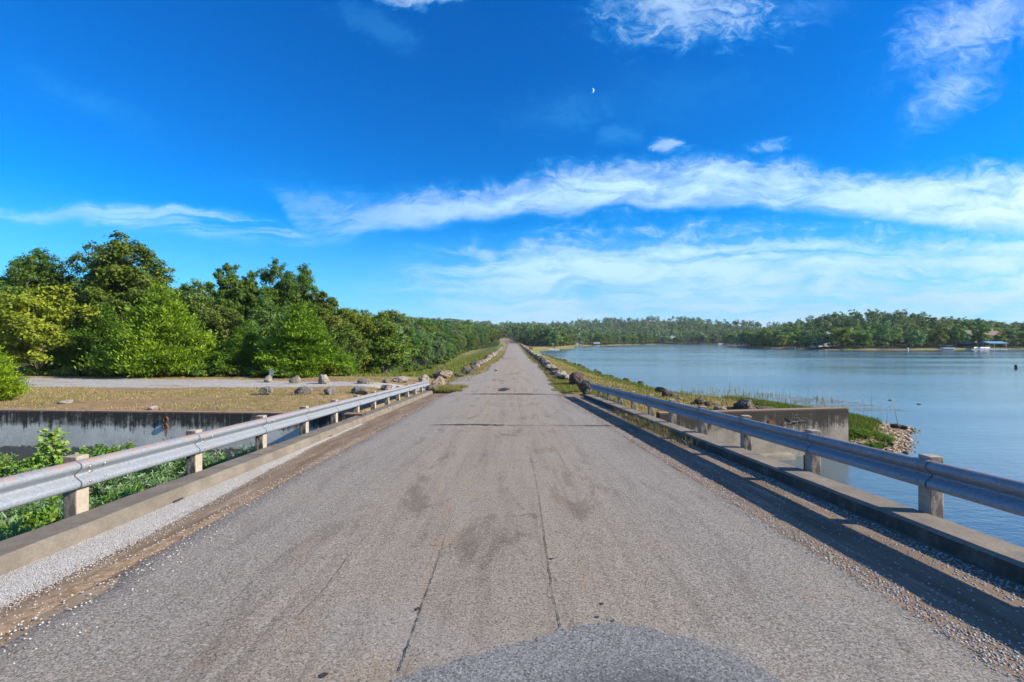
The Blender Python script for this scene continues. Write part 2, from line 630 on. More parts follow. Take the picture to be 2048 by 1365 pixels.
def mat_asphalt(patch=False):
    m, g, b = new_mat('asphalt_patch' if patch else 'chip_seal_asphalt')
    c = g.coord('Object')
    x, y, z = g.sep(c)
    fine = g.voro(c, 95, out=1)
    fr = g.sep(fine)[0]
    fine2 = g.noise(c, 130, 3, 0.75)
    mid = g.noise(c, 14, 5, 0.7)
    big = g.noise(c, 0.55, 5, 0.6)
    streak = g.noise(g.comb(g.mul(x, 2.4), g.mul(y, 0.10), 0), 1.6, 5, 0.62)
    streak2 = g.noise(g.comb(g.mul(x, 9.0), g.mul(y, 0.22), 4), 1.3, 5, 0.65)
    if patch:
        col = g.mix(fr, (0.115, 0.115, 0.118), (0.30, 0.295, 0.29))
        dx = g.div(g.sub(x, 0.75), 0.62)
        dy = g.div(g.sub(y, 2.35), 0.42)
        r2 = g.math('SQRT', g.add(g.mul(dx, dx), g.mul(dy, dy)))
        col = g.mix(g.ss(g.add(r2, g.mul(g.sub(mid, 0.5), 0.8)), 1.25, 0.2, 0.0, 0.72), col, (0.05, 0.054, 0.065))
    else:
        col = g.mix(fr, (0.190, 0.160, 0.122), (0.43, 0.372, 0.298))
        # worn wheel tracks and oil-brown crown
        col = g.mix(g.ss(streak, 0.40, 0.72, 0, 0.34), col, (0.15, 0.125, 0.10))
        col = g.mix(g.mul(g.ss(streak2, 0.50, 0.70, 0, 0.42), g.ss(big, 0.35, 0.6, 0.3, 1.0)), col, (0.11, 0.095, 0.08))
        ctr = g.ss(g.math('ABSOLUTE', g.add(x, 0.15)), 1.5, 0.2, 0.0, 0.35)
        col = g.mix(g.mul(ctr, g.ss(big, 0.3, 0.6)), col, (0.27, 0.215, 0.16))
        rs = g.mul(g.ss(g.noise(g.comb(g.mul(x, 5), g.mul(y, 0.5), 7), 1.2, 5, 0.6), 0.56, 0.68, 0, 0.5), g.ss(g.math('ABSOLUTE', g.add(x, 0.9)), 0.55, 0.15))
        col = g.mix(rs, col, (0.36, 0.21, 0.11))
        # irregular oil and mud stains
        st1 = g.noise(g.comb(g.mul(x, 1.7), g.mul(y, 0.5), 11), 1.1, 7, 0.72, 0.6)
        col = g.mix(g.ss(st1, 0.53, 0.66, 0, 0.58), col, (0.12, 0.088, 0.058))
        st2 = g.noise(g.comb(g.mul(x, 1.2), g.mul(y, 0.6), 23), 1.7, 7, 0.70, 0.4)
        col = g.mix(g.ss(st2, 0.55, 0.70, 0, 0.5), col, (0.33, 0.22, 0.13))
        # fine map cracking
        vc = g.voro(g.vmath('ADD', c, g.vmath('MULTIPLY', g.noise(c, 3.0, 4, 0.6, out=1), (0.5, 0.5, 0))), 1.3, 'DISTANCE_TO_EDGE')
        col = g.mix(g.mul(g.ss(vc, 0.010, 0.003, 0, 0.6), g.ss(g.noise(c, 0.8, 4, 0.6), 0.48, 0.62)), col, (0.06, 0.05, 0.04))
        col = g.mix(g.ss(big, 0.56, 0.7, 0, 0.25), col, (0.36, 0.35, 0.34))
        # dark ravelled rim of the surfacing
        col = g.mix(g.mul(g.ss(g.attr('edge'), 0.0, 0.34, 0.75, 0.0), g.ss(mid, 0.3, 0.6, 0.35, 1.0)), col, (0.075, 0.07, 0.066))
    if not patch:
        side_ = g.ss(g.math('ABSOLUTE', g.add(x, 0.25)), 0.9, 2.4, 0.0, 0.42)
        col = g.mix(side_, col, g.mix(fr, (0.130, 0.125, 0.118), (0.36, 0.348, 0.335)))
    sp = g.noise(c, 62, 2, 0.6)
    col = g.mix(g.ss(sp, 0.57, 0.66, 0, 0.72), col, (0.035, 0.032, 0.030))
    col = g.mix(g.ss(sp, 0.40, 0.32, 0, 0.55), col, (0.55, 0.535, 0.51))
    col = g.mix(g.ss(fine2, 0.55, 0.68, 0, 0.75), col, (0.045, 0.042, 0.04))
    col = g.mix(g.ss(fine2, 0.36, 0.27, 0, 0.6), col, (0.50, 0.49, 0.47))
    col = g.mix(g.ss(mid, 0.58, 0.75, 0, 0.30), col, (0.07, 0.065, 0.06))
    g.put(b.inputs['Base Color'], col)
    b.inputs['Roughness'].default_value = 0.88
    b.inputs['Specular IOR Level'].default_value = 0.25
    bu = g.n('ShaderNodeBump')
    bu.inputs['Strength'].default_value = 0.8
    bu.inputs['Distance'].default_value = 0.012
    g.put(bu.inputs['Height'], g.add(g.add(fr, fine2), g.mul(mid, 0.5)))
    g.nt.links.new(bu.outputs[0], b.inputs['Normal'])
    return m


M_ASPH = mat_asphalt()
M_PATCH = mat_asphalt(True)


def mat_gutter():
    m, g, b = new_mat('gutter_concrete')
    c = g.coord('Object')
    x, y, z = g.sep(c)
    big = g.noise(g.comb(g.mul(x, 3.0), g.mul(y, 0.35), 0), 1.5, 6, 0.65)
    n2 = g.noise(c, 30, 5, 0.7)
    col = g.mix(g.ss(big, 0.3, 0.65), (0.125, 0.086, 0.058), (0.205, 0.150, 0.105))
    col = g.mix(g.ss(g.noise(g.comb(g.mul(x, 4), g.mul(y, 0.5), 3), 1.4, 5, 0.6), 0.55, 0.68, 0, 0.7), col, (0.30, 0.235, 0.17))
    col = g.mix(g.ss(n2, 0.55, 0.75, 0, 0.4), col, (0.05, 0.042, 0.035))
    g.put(b.inputs['Base Color'], col)
    b.inputs['Roughness'].default_value = 0.93
    b.inputs['Specular IOR Level'].default_value = 0.15
    bu = g.n('ShaderNodeBump')
    bu.inputs['Strength'].default_value = 0.4
    bu.inputs['Distance'].default_value = 0.008
    g.put(bu.inputs['Height'], n2)
    g.nt.links.new(bu.outputs[0], b.inputs['Normal'])
    return m


M_GUT = mat_gutter()


def mat_gravel(name, lo, hi, sc=105):
    m, g, b = new_mat(name)
    c = g.coord('Object')
    v = g.voro(c, sc, out=1)
    d = g.voro(c, sc, out=0)
    r = g.sep(v)[0]
    col = g.mix(r, lo, hi)
    col = g.mix(g.ss(g.sep(v)[1], 0.9, 0.97, 0, 0.8), col, (0.34, 0.17, 0.08))
    col = g.mix(g.ss(d, 0.35, 0.75, 0, 0.6), col, tuple(q * 0.35 for q in lo))
    col = g.mix(g.ss(g.noise(c, 1.3, 5, 0.6), 0.5, 0.7, 0, 0.35), col, (0.30, 0.25, 0.19))
    if sc < 30:
        gp_ = g.noise(g.vmath('MULTIPLY', c, (0.35, 1.6, 1)), 0.9, 6, 0.7)
        col = g.mix(g.ss(gp_, 0.53, 0.62, 0, 0.85), col, (0.20, 0.17, 0.08))
    g.put(b.inputs['Base Color'], col)
    b.inputs['Roughness'].default_value = 0.9
    bu = g.n('ShaderNodeBump', invert=True)
    bu.inputs['Strength'].default_value = 0.9
    bu.inputs['Distance'].default_value = 0.012
    g.put(bu.inputs['Height'], d)
    g.nt.links.new(bu.outputs[0], b.inputs['Normal'])
    return m


M_GRAV = mat_gravel('pale_gravel', (0.36, 0.345, 0.325), (0.70, 0.68, 0.64))


def mat_pebble():
    m, g, b = new_mat('pebble_stone')
    t = g.attr('tint')
    col = g.ramp(t, [(0.0, (0.13, 0.12, 0.115)), (0.35, (0.32, 0.31, 0.30)), (0.85, (0.46, 0.45, 0.43)), (0.93, (0.42, 0.24, 0.13)), (1.0, (0.55, 0.53, 0.50))])
    g.put(b.inputs['Base Color'], col)
    b.inputs['Roughness'].default_value = 0.85
    return m


M_PEB = mat_pebble()


def mat_rock():
    m, g, b = new_mat('limestone_boulder')
    c = g.coord('Object')
    oi = g.n('ShaderNodeObjectInfo')
    c = g.vmath('ADD', c, g.comb(g.mul(oi.outputs['Random'], 37.0), g.mul(oi.outputs['Random'], 17.0), 0))
    n1 = g.noise(c, 1.6, 6, 0.65)
    n2 = g.noise(c, 7, 7, 0.72, 0.4)
    n3 = g.noise(c, 28, 4, 0.7)
    pit = g.voro(c, 9, out=0)
    col = g.mix(g.ss(n1, 0.3, 0.7), (0.23, 0.20, 0.165), (0.46, 0.43, 0.39))
    col = g.mix(g.ss(n2, 0.52, 0.66, 0, 0.8), col, (0.055, 0.048, 0.042))
    col = g.mix(g.ss(n2, 0.44, 0.34, 0, 0.7), col, (0.60, 0.58, 0.55))
    col = g.mix(g.ss(g.noise(c, 2.3, 4, 0.6), 0.58, 0.72, 0, 0.6), col, (0.33, 0.19, 0.11))
    col = g.mix(g.ss(n3, 0.6, 0.75, 0, 0.5), col, (0.05, 0.045, 0.04))
    col = g.mix(1.0, col, oi.outputs['Color'], 'MULTIPLY')
    g.put(b.inputs['Base Color'], col)
    b.inputs['Roughness'].default_value = 0.92
    b.inputs['Specular IOR Level'].default_value = 0.15
    bu = g.n('ShaderNodeBump')
    bu.inputs['Strength'].default_value = 0.9
    bu.inputs['Distance'].default_value = 0.09
    g.put(bu.inputs['Height'], g.add(g.add(n2, g.mul(n3, 0.25)), g.mul(g.ss(pit, 0.0, 0.5), 0.5)))
    g.nt.links.new(bu.outputs[0], b.inputs['Normal'])
    return m


M_ROCK = mat_rock()


def mat_wall(name, whiteband, lo=(0.30, 0.275, 0.235)):
    m, g, b = new_mat(name)
    c = g.coord('Object')
    x, y, z = g.sep(c)
    n1 = g.noise(c, 1.2, 6, 0.65)
    n2 = g.noise(c, 16, 5, 0.7)
    drip = g.noise(g.comb(g.mul(x, 2.6), 0.0, g.mul(z, 0.22)), 2.4, 7, 0.7)
    drip2 = g.noise(g.comb(g.mul(x, 9.0), 1.0, g.mul(z, 0.35)), 1.6, 6, 0.7)
    col = g.mix(g.ss(n1, 0.3, 0.7), tuple(v * 0.7 for v in lo), tuple(v * 1.25 for v in lo))
    if whiteband:
        wob = g.add(z, g.mul(g.sub(drip2, 0.5), 0.35))
        wob2 = g.add(z, g.mul(g.sub(g.noise(c, 3.0, 6, 0.7), 0.5), 0.45))
        wb = g.mul(g.ss(wob, 1.16, 1.02), g.ss(wob2, 0.38, 0.43))
        wcol = g.mix(g.ss(n1, 0.35, 0.65), (0.52, 0.49, 0.45), (0.66, 0.63, 0.58))
        col = g.mix(g.ss(wob2, 0.42, 0.36), col, g.mix(g.noise(c, 9, 5, 0.7), (0.07, 0.07, 0.072), (0.22, 0.22, 0.22)))
        col = g.mix(wb, col, wcol)
    topd = g.ss(z, 0.55, 1.55)
    blot_ = g.noise(c, 4.5, 6, 0.75)
    mixd = g.add(g.add(g.mul(drip, 0.36), g.mul(drip2, 0.32)), g.mul(blot_, 0.32))
    dk = g.mul(g.ss(mixd, g.sub(0.58 if whiteband else 0.53, g.mul(topd, 0.22)), g.sub(0.70 if whiteband else 0.66, g.mul(topd, 0.22))), 0.93)
    col = g.mix(dk, col, (0.030, 0.027, 0.025))
    nz = g.sep(g.n('ShaderNodeNewGeometry').outputs['Normal'])[2]
    col = g.mix(g.mul(g.ss(nz, 0.5, 0.9, 0, 0.85), g.ss(z, 1.1, 1.4)), col, g.mix(n2, (0.22, 0.13, 0.085), (0.34, 0.24, 0.18)))
    col = g.mix(g.ss(n2, 0.6, 0.76, 0, 0.4), col, (0.04, 0.035, 0.03))
    g.put(b.inputs['Base Color'], col)
    b.inputs['Roughness'].default_value = 0.93
    b.inputs['Specular IOR Level'].default_value = 0.15
    bu = g.n('ShaderNodeBump')
    bu.inputs['Strength'].default_value = 0.5
    bu.inputs['Distance'].default_value = 0.02
    g.put(bu.inputs['Height'], g.add(n2, n1))
    g.nt.links.new(bu.outputs[0], b.inputs['Normal'])
    return m


M_WALL_L = mat_wall('spillway_concrete_painted', True)
M_WALL_R = mat_wall('spillway_concrete_bare', False, (0.27, 0.235, 0.19))


def mat_ground():
    m, g, b = new_mat('ground_cover')
    c = g.coord('Object')
    n1 = g.noise(c, 0.5, 6, 0.65)
    n2 = g.noise(c, 3.5, 6, 0.7)
    n3 = g.noise(c, 22, 4, 0.7)
    gr, dirt, rock, forest, grav = (g.attr(k) for k in ('green', 'dirt', 'rock', 'forest', 'gravel'))
    dry = g.mix(g.ss(n2, 0.3, 0.7), (0.19, 0.130, 0.060), (0.33, 0.235, 0.125))
    dry = g.mix(g.ss(n1, 0.46, 0.68, 0, 0.6), dry, (0.15, 0.14, 0.05))
    green = g.mix(g.ss(n2, 0.3, 0.7), (0.075, 0.135, 0.018), (0.17, 0.225, 0.04))
    col = g.mix(g.ss(g.add(gr, g.mul(g.sub(n1, 0.5), 0.9)), 0.25, 0.8), dry, green)
    soil = g.mix(n2, (0.27, 0.15, 0.075), (0.40, 0.26, 0.16))
    col = g.mix(g.ss(g.add(dirt, g.add(g.mul(g.sub(n2, 0.5), 0.8), g.mul(g.sub(g.noise(g.vmath('MULTIPLY', c, (0.5, 1.3, 1)), 0.45, 5, 0.65), 0.5), 1.6))), 0.40, 0.70, 0.0, 0.9), col, soil)
    col = g.mix(g.ss(g.add(grav, g.mul(g.sub(n2, 0.5), 1.2)), 0.45, 0.7, 0, 0.85), col, g.mix(n3, (0.26, 0.245, 0.225), (0.50, 0.48, 0.45)))
    stones = g.mix(g.sep(g.voro(c, 7, out=1))[0], (0.12, 0.085, 0.055), (0.36, 0.28, 0.20))
    col = g.mix(g.ss(g.add(rock, g.mul(g.sub(n2, 0.5), 0.8)), 0.4, 0.6), col, stones)
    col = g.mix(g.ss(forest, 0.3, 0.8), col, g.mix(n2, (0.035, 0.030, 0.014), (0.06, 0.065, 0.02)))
    col = g.mix(g.ss(n3, 0.55, 0.8, 0, 0.45), col, g.mix(1.0, col, (0.35, 0.35, 0.35), 'MULTIPLY'))
    g.put(b.inputs['Base Color'], col)
    b.inputs['Roughness'].default_value = 0.95
    b.inputs['Specular IOR Level'].default_value = 0.1
    bu = g.n('ShaderNodeBump')
    bu.inputs['Strength'].default_value = 0.8
    bu.inputs['Distance'].default_value = 0.06
    g.put(bu.inputs['Height'], g.add(n2, g.mul(n3, 0.6)))
    g.nt.links.new(bu.outputs[0], b.inputs['Normal'])
    return m


M_GROUND = mat_ground()


def mat_water():
    m, g, b = new_mat('lake_water')
    c = g.coord('Object')
    n1 = g.noise(g.vmath('MULTIPLY', c, (1.0, 2.2, 1)), 1.3, 4, 0.55)
    n2 = g.noise(g.vmath('MULTIPLY', c, (1.0, 2.0, 1)), 7.0, 3, 0.5)
    gust = g.ss(g.noise(g.vmath('MULTIPLY', c, (0.25, 1.0, 1)), 0.035, 4, 0.6), 0.35, 0.65, 0.35, 1.3)
    col = g.mix(g.noise(c, 0.02, 3, 0.5), (0.055, 0.100, 0.125), (0.075, 0.125, 0.150))
    g.put(b.inputs['Base Color'], col)
    g.put(b.inputs['Roughness'], g.ss(g.noise(g.vmath('MULTIPLY', c, (0.18, 1.0, 1)), 0.06, 5, 0.65), 0.38, 0.62, 0.07, 0.19))
    b.inputs['IOR'].default_value = 1.50
    b.inputs['Specular IOR Level'].default_value = 0.5
    bu = g.n('ShaderNodeBump')
    g.put(bu.inputs['Strength'], g.mul(gust, 0.75))
    bu.inputs['Distance'].default_value = 0.032
    g.put(bu.inputs['Height'], g.add(n1, g.mul(n2, 0.22)))
    g.nt.links.new(bu.outputs[0], b.inputs['Normal'])
    return m


M_WATER = mat_water()


def mat_leaf(name, stops, trans=0.30, spec=0.25):
    m, g, b = new_mat(name)
    t = g.attr('tint')
    col = g.ramp(t, stops)
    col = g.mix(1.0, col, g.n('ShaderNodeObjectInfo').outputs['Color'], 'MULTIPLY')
    g.put(b.inputs['Base Color'], col)
    b.inputs['Roughness'].default_value = 0.62
    b.inputs['Specular IOR Level'].default_value = spec
    tr = g.n('ShaderNodeBsdfTranslucent')
    g.put(tr.inputs['Color'], g.mix(1.0, col, (1.0, 1.05, 0.45), 'MULTIPLY'))
    mx = g.n('ShaderNodeMixShader')
    mx.inputs[0].default_value = trans
    g.nt.links.new(b.outputs[0], mx.inputs[1])
    g.nt.links.new(tr.outputs[0], mx.inputs[2])
    out = [n for n in m.node_tree.nodes if n.type == 'OUTPUT_MATERIAL'][0]
    g.nt.links.new(mx.outputs[0], out.inputs[0])
    return m


L_OAK = mat_leaf('oak_leaves', [(0, (0.030, 0.064, 0.008)), (0.5, (0.090, 0.150, 0.016)), (1, (0.22, 0.26, 0.035))])
L_YEL = mat_leaf('yellowing_oak_leaves', [(0, (0.060, 0.095, 0.008)), (0.5, (0.185, 0.235, 0.014)), (0.94, (0.38, 0.39, 0.03)), (1, (0.42, 0.22, 0.05))])
L_MIX = mat_leaf('mixed_leaves', [(0, (0.036, 0.088, 0.018)), (0.5, (0.098, 0.180, 0.034)), (1, (0.24, 0.31, 0.08))])
L_CED = mat_leaf('cedar_sprays', [(0, (0.024, 0.062, 0.004)), (0.5, (0.095, 0.178, 0.008)), (1, (0.24, 0.335, 0.025))], 0.22)
L_FAR = mat_leaf('far_leaves', [(0, (0.040, 0.085, 0.034)), (0.5, (0.120, 0.190, 0.075)), (1, (0.26, 0.33, 0.15))])
L_WEED = mat_leaf('weed_leaves', [(0, (0.035, 0.090, 0.015)), (0.5, (0.10, 0.20, 0.04)), (1, (0.26, 0.34, 0.16))], 0.3)
L_GRASS = mat_leaf('grass_blades', [(0, (0.07, 0.115, 0.012)), (0.4, (0.15, 0.19, 0.03)), (0.7, (0.27, 0.20, 0.07)), (1, (0.42, 0.31, 0.16))], 0.25)
M_BARK = mat_flat('bark', (0.085, 0.07, 0.058), 0.95, 0, 0.4, 6, 0.1)
M_PALEBARK = mat_flat('pale_bark', (0.24, 0.22, 0.19), 0.95, 0, 0.4, 6, 0.1)

# ================================================================== ground sheet
def spaced(a, b, step, grow, lo, hi):
    mid = list(np.arange(a, b + 1e-6, step))
    out, s, v = [], step, b
    while v < hi:
        s *= grow
        v += s
        out.append(v)
    pre, s, v = [], step, a
    while v > lo:
        s *= grow
        v -= s
        pre.append(v)
    return pre[::-1] + mid + out


gx = np.array(spaced(-32, 24, 0.4, 1.06, -2500, 2500))
gy = [v for v in spaced(-6, 60, 0.4, 1.035, -300, 3500) if abs(v - 14.5) > 0.22 and abs(v + 4.2) > 0.22]
gy = np.array(sorted(gy + [14.40, 14.60, -4.1, -4.3]))
GX, GY = np.meshgrid(gx, gy)
GY = GY + (wall_y(GX) - 14.3) * np.exp(-((GY - 14.3) / 8) ** 2) * (GY > 2)
GZ = H(GX, GY)
SD = lake_sd(GX, GY)


def drive_mid(x):
    """centre line (y) of the gravel drive that leaves the road"""
    return np.interp(x, [-60, -40, -28, -20, -14, -9, -5, -3], [34, 31.5, 30.2, 29.4, 28.8, 28.9, 30.9, 31.6])


def drive_half(x):
    return np.interp(x, [-60, -40, -28, -20, -14, -9, -5, -3], [4, 3.6, 4.4, 4.2, 2.9, 1.5, 1.5, 2.2])


RXG = GX - road_x(GY)
green = sstep(-RXG, 4.5, 6.5) * sstep(GY, 36, 44) * 0.9
green = np.maximum(green, sstep(SD, 4.5, 0.5) * (SD > 0) * 0.85)
green = np.maximum(green, 0.35 * (RXG > 3) * (GY > 20))
green = np.where((-RXG > 11) & (GY > 60), green * 0.55, green)
green = np.where((GX > 11.2) & (GX < 19) & (GY > 14) & (GY < 25), 1.0, green)
green = np.where(GY < wall_y(GX), 0.9, green)
green = np.maximum(green, 0.15)
dirt = 0.55 * np.exp(-((GY - (drive_mid(GX) - drive_half(GX) - 0.9)) / 1.1) ** 2) * (GX < -7)
dirt = np.maximum(dirt, 0.42 * (GX < -6) * (GY > 15) * (GY < 36) * sstep(-GX, 8, 14))
dirt = np.maximum(dirt, 0.35 * (SD > 0) * (SD < 14) * sstep(GY, 150, 190) * (GX > 5) * (GX < 40))
dirt = np.maximum(dirt, 0.45 * (GX > 4.6) * (GX < 8) * (GY > 15) * (GY < 24))
grav = np.exp(-((GY - drive_mid(GX)) / (drive_half(GX) + 0.3)) ** 6) * (GX < -2.5) * 0.8
rock = sstep(SD, 0.9, -0.1) * (SD > -6)
rock = np.where((GX > 12) & (GX < 19) & (GY > 14.5) & (GY < 25), sstep(SD, 1.5, .8), rock)
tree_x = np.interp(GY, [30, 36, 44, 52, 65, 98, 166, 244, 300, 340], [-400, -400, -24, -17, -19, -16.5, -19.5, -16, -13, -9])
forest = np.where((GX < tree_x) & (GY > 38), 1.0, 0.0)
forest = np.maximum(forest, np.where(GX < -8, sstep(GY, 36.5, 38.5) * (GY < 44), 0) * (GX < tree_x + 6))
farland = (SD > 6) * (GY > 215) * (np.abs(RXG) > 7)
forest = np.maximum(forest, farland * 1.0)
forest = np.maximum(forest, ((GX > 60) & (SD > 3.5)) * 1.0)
ny, nx = GX.shape
idx = np.arange(nx * ny).reshape(ny, nx)
quads = np.stack([idx[:-1, :-1], idx[:-1, 1:], idx[1:, 1:], idx[1:, :-1]], -1).reshape(-1, 4)
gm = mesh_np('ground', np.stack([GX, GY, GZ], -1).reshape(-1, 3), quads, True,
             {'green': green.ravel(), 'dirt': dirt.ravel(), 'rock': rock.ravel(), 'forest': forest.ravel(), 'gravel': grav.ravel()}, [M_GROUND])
props(obj('ground', gm), 'grassy ground, banks and wooded shores round the lake', 'ground', kind='structure')

# ------------------------------------------------------------------ lake
bm = bmesh.new()
bm.faces.new([bm.verts.new(p) for p in ((3.7, -300, 0), (2400, -300, 0), (2400, 3000, 0), (3.7, 3000, 0))])
props(bm_obj('lake_water', bm, M_WATER), 'calm pale blue lake water beside the dam', 'lake', kind='structure')

# ================================================================== road
def ribbon(name, rows, mat, attrs=None):
    """rows: (n, k, 3) array"""
    n, k, _ = rows.shape
    ii = np.arange(n * k).reshape(n, k)
    q = np.stack([ii[:-1, :-1], ii[:-1, 1:], ii[1:, 1:], ii[1:, :-1]], -1).reshape(-1, 4)
    return mesh_np(name, rows.reshape(-1, 3), q, True, attrs, [mat])


def edge_noise(s, amp, seed):
    r = np.random.RandomState(seed)
    v = np.zeros_like(s)
    for i in range(14):
        f = 0.35 * 1.42 ** i
        v += np.sin(s * f + r.uniform(0, 6.28)) / (1 + 0.55 * i)
    return v * amp / 2.2


ss_ = np.concatenate([np.arange(-25, 14, 0.12), np.arange(14, 45, 0.25), np.arange(45, 140, 1.0), np.arange(140, 415, 4.0)])
rows, edge = [], []
eL = edge_noise(ss_, 0.055, 1)
eR = edge_noise(ss_, 0.055, 2)
vL = edge_noise(ss_, 0.34, 3)
vR = edge_noise(ss_, 0.26, 4)
for i, s in enumerate(ss_):
    cx = road_x(s)
    if s <= 26.6:
        l, r_ = -3.33 + eL[i] + AX * s - 0, 3.0 + eR[i] + AX * s
        notch = math.exp(-((s - 3.6) / 0.28) ** 2) * 0.16 + math.exp(-((s - 2.9) / 0.5) ** 2) * 0.10
        l += notch
        z = DECK0 - GRADE * s
    else:
        k = min(1, (s - 26.6) / 5.0)
        wl = np.interp(s, [26.6, 29, 33, 37, 42, 50, 60, 80, 140, 260, 415], [3.3, 2.9, 4.6, 4.4, 3.2, 2.8, 2.9, 2.3, 2.45, 2.6, 2.8])
        wr = np.interp(s, [26.6, 30, 37, 45, 60, 80, 140, 260, 415], [3.5, 3.35, 3.1, 3.0, 3.0, 2.5, 2.5, 2.6, 2.8])
        l, r_ = cx - wl + vL[i] * k, cx + wr + vR[i] * k
        z = float(road_z(s)) + 0.015
    for q in (0, .02, .06, .12, .3, .5, .7, .88, .94, .98, 1):
        x = l + (r_ - l) * q
        camber = 0.03 * (1 - (2 * q - 1) ** 2) if s > 28 else 0.0
        zz = z + camber - (0.018 if q in (0, 1) else 0.0)
        rows.append((x, s, zz))
        edge.append(min(q, 1 - q) * (r_ - l))
me = ribbon('road', np.array(rows).reshape(len(ss_), 11, 3), M_ASPH, {'edge': np.array(edge)})
road = props(obj('road', me), 'worn grey chip-seal road running over the bridge and along the dam', 'road', kind='structure')


def strip(name, pts, widths, mat, parent=None, plane='deck', h=0.006, sub=6, jit=0.25, seed=0, wob=0.6):
    """irregular dark crack drawn as a thin sheet; pts in (t, s)"""
    r = np.random.RandomState(seed)
    P, W = [], []
    for i in range(len(pts) - 1):
        for k in range(sub):
            f = k / sub
            P.append((pts[i][0] * (1 - f) + pts[i + 1][0] * f, pts[i][1] * (1 - f) + pts[i + 1][1] * f))
            W.append(widths[i] * (1 - f) + widths[i + 1] * f)
    P.append(pts[-1])
    W.append(widths[-1])
    P = np.array(P, float)
    T = np.gradient(P, axis=0)
    T /= np.linalg.norm(T, axis=1)[:, None] + 1e-9
    Nn = np.stack([-T[:, 1], T[:, 0]], 1)
    out = []
    for i in range(len(P)):
        w = W[i] * (1 + r.uniform(-jit, jit) * 1.6)
        o = r.normal(0, 1) * W[i] * wob
        for sg in (-1, 1):
            t, s = P[i] + Nn[i] * (o + sg * w / 2)
            if plane == 'deck':
                out.append(bp(t, s, h))
            else:
                out.append((t, s, float(road_z(s)) + 0.045 + h))
    return obj(name, ribbon(name, np.array(out).reshape(-1, 2, 3), mat), parent)


cr_specs = [([(1035, 790), (1045, 850), (1058, 905), (1072, 960), (1085, 1040), (1094, 1110), (1104, 1180), (1121, 1256)], [.010, .008, .008, .008, .011, .013, .015, .014]),
            ([(912, 1010), (895, 1060), (870, 1140), (845, 1210), (810, 1310), (795, 1350)], [.006, .008, .011, .014, .018, .016]),
            ([(905, 890), (840, 960), (780, 1020), (700, 1110), (640, 1190), (590, 1240)], [.012, .008, .008, .010, .012, .008]),
            ([(1130, 860), (1190, 930), (1270, 1010), (1350, 1090)], [.008, .006, .006, .004]),
            ([(1010, 800), (1000, 900), (985, 980)], [.008, .006, .004]),
            ([(600, 1080), (520, 1150), (440, 1230)], [.006, .008, .006])]
for i, (pp, ww) in enumerate(cr_specs):
    strip('crack', [deck_px(*p) for p in pp], [w_ * .36 for w_ in ww], M_TAR, road, seed=i, sub=14, jit=0.45)
jt = [(855, 851), (900, 850), (960, 850), (995, 851), (1012, 851), (1090, 851.5), (1150, 852), (1185, 852), (1215, 852), (1225, 852)]
strip('joint_crack', [deck_px(*p) for p in jt], [.03, .20, .30, .26, .05, .03, .05, .22, .18, .03], M_TAR, road, seed=31, sub=12, jit=0.3, wob=.08)
jt = [(925, 789), (965, 789), (1010, 789), (1060, 789), (1086, 789.5), (1125, 790)]
strip('joint_crack', [deck_px(*p) for p in jt], [.08, .26, .40, .36, .18, .05], M_TAR, road, h=0.03, seed=33, sub=12, wob=.08)
strip('joint_crack', [(-1.7, 78), (-0.6, 78), (0.4, 78), (1.2, 78.2)], [.5, 1.0, .5, .2], M_TAR, road, 'road', seed=35, sub=8, wob=.08)
strip('joint_crack', [(-.9, 41.2), (0, 41.2), (.2, 41.2)], [.06, .2, .06], M_TAR, road, 'road', seed=36, sub=8, wob=.1)


def blot(name, t, s, rt, rs, mat, h, seed, plane='deck', parent=road):
    r = np.random.RandomState(seed)
    n = 22
    k = 1 + 0.22 * np.convolve(np.tile(r.normal(0, 1, n), 3), [.25, .5, .25], 'same')[n:2 * n]
    V = []
    for i in range(n):
        a = 6.283 * i / n
        tt, s2 = t + rt * k[i] * math.cos(a), s + rs * k[i] * math.sin(a)
        V.append(bp(tt, s2, h) if plane == 'deck' else (tt, s2, float(road_z(s2)) + 0.045 + h))
    bm = bmesh.new()
    bm.faces.new([bm.verts.new(v) for v in V])
    return bm_obj(name, bm, mat, parent)


blot('pothole', 0.05 - .55, 28.9, .32, 1.0, M_DARK, 0.01, 3, 'road')
for i, (px_, py_, r_) in enumerate([(836, 1219, .018), (1103, 1119, .016), (813, 1039, .014), (1204, 1209, .012), (1195, 1236, .013), (1227, 1243, .010), (648, 1352, .02), (788, 1068, .01)]):
    t, s = deck_px(px_, py_)
    blot('tar_spot', t, s, r_, r_ * 1.1, M_TAR, 0.007, 50 + i)
# rounded overlay patch under the viewpoint
pp = [(760, 1380), (850, 1338), (950, 1313), (1030, 1290), (1080, 1275), (1130, 1258), (1200, 1248), (1290, 1254), (1400, 1284), (1500, 1325), (1575, 1372)]
bt = [deck_px(*p) for p in pp]
r = np.random.RandomState(5)
ring = []
for i in range(len(bt) - 1):
    for k in range(12):
        f = k / 12
        ring.append((bt[i][0] * (1 - f) + bt[i + 1][0] * f + r.normal(0, .004), bt[i][1] * (1 - f) + bt[i + 1][1] * f + r.normal(0, .006) + .02 * math.sin(i * 2.1 + f * 7)))
ring += [(1.75, 1.9), (1.6, 1.3), (.9, .9), (0.1, 1.0), (-.6, 1.6)]
bm = bmesh.new()
f = bm.faces.new([bm.verts.new(bp(t, s, 0.005)) for t, s in ring])
bmesh.ops.triangulate(bm, faces=[f])
bm_obj('asphalt_patch', bm, M_PATCH, road)

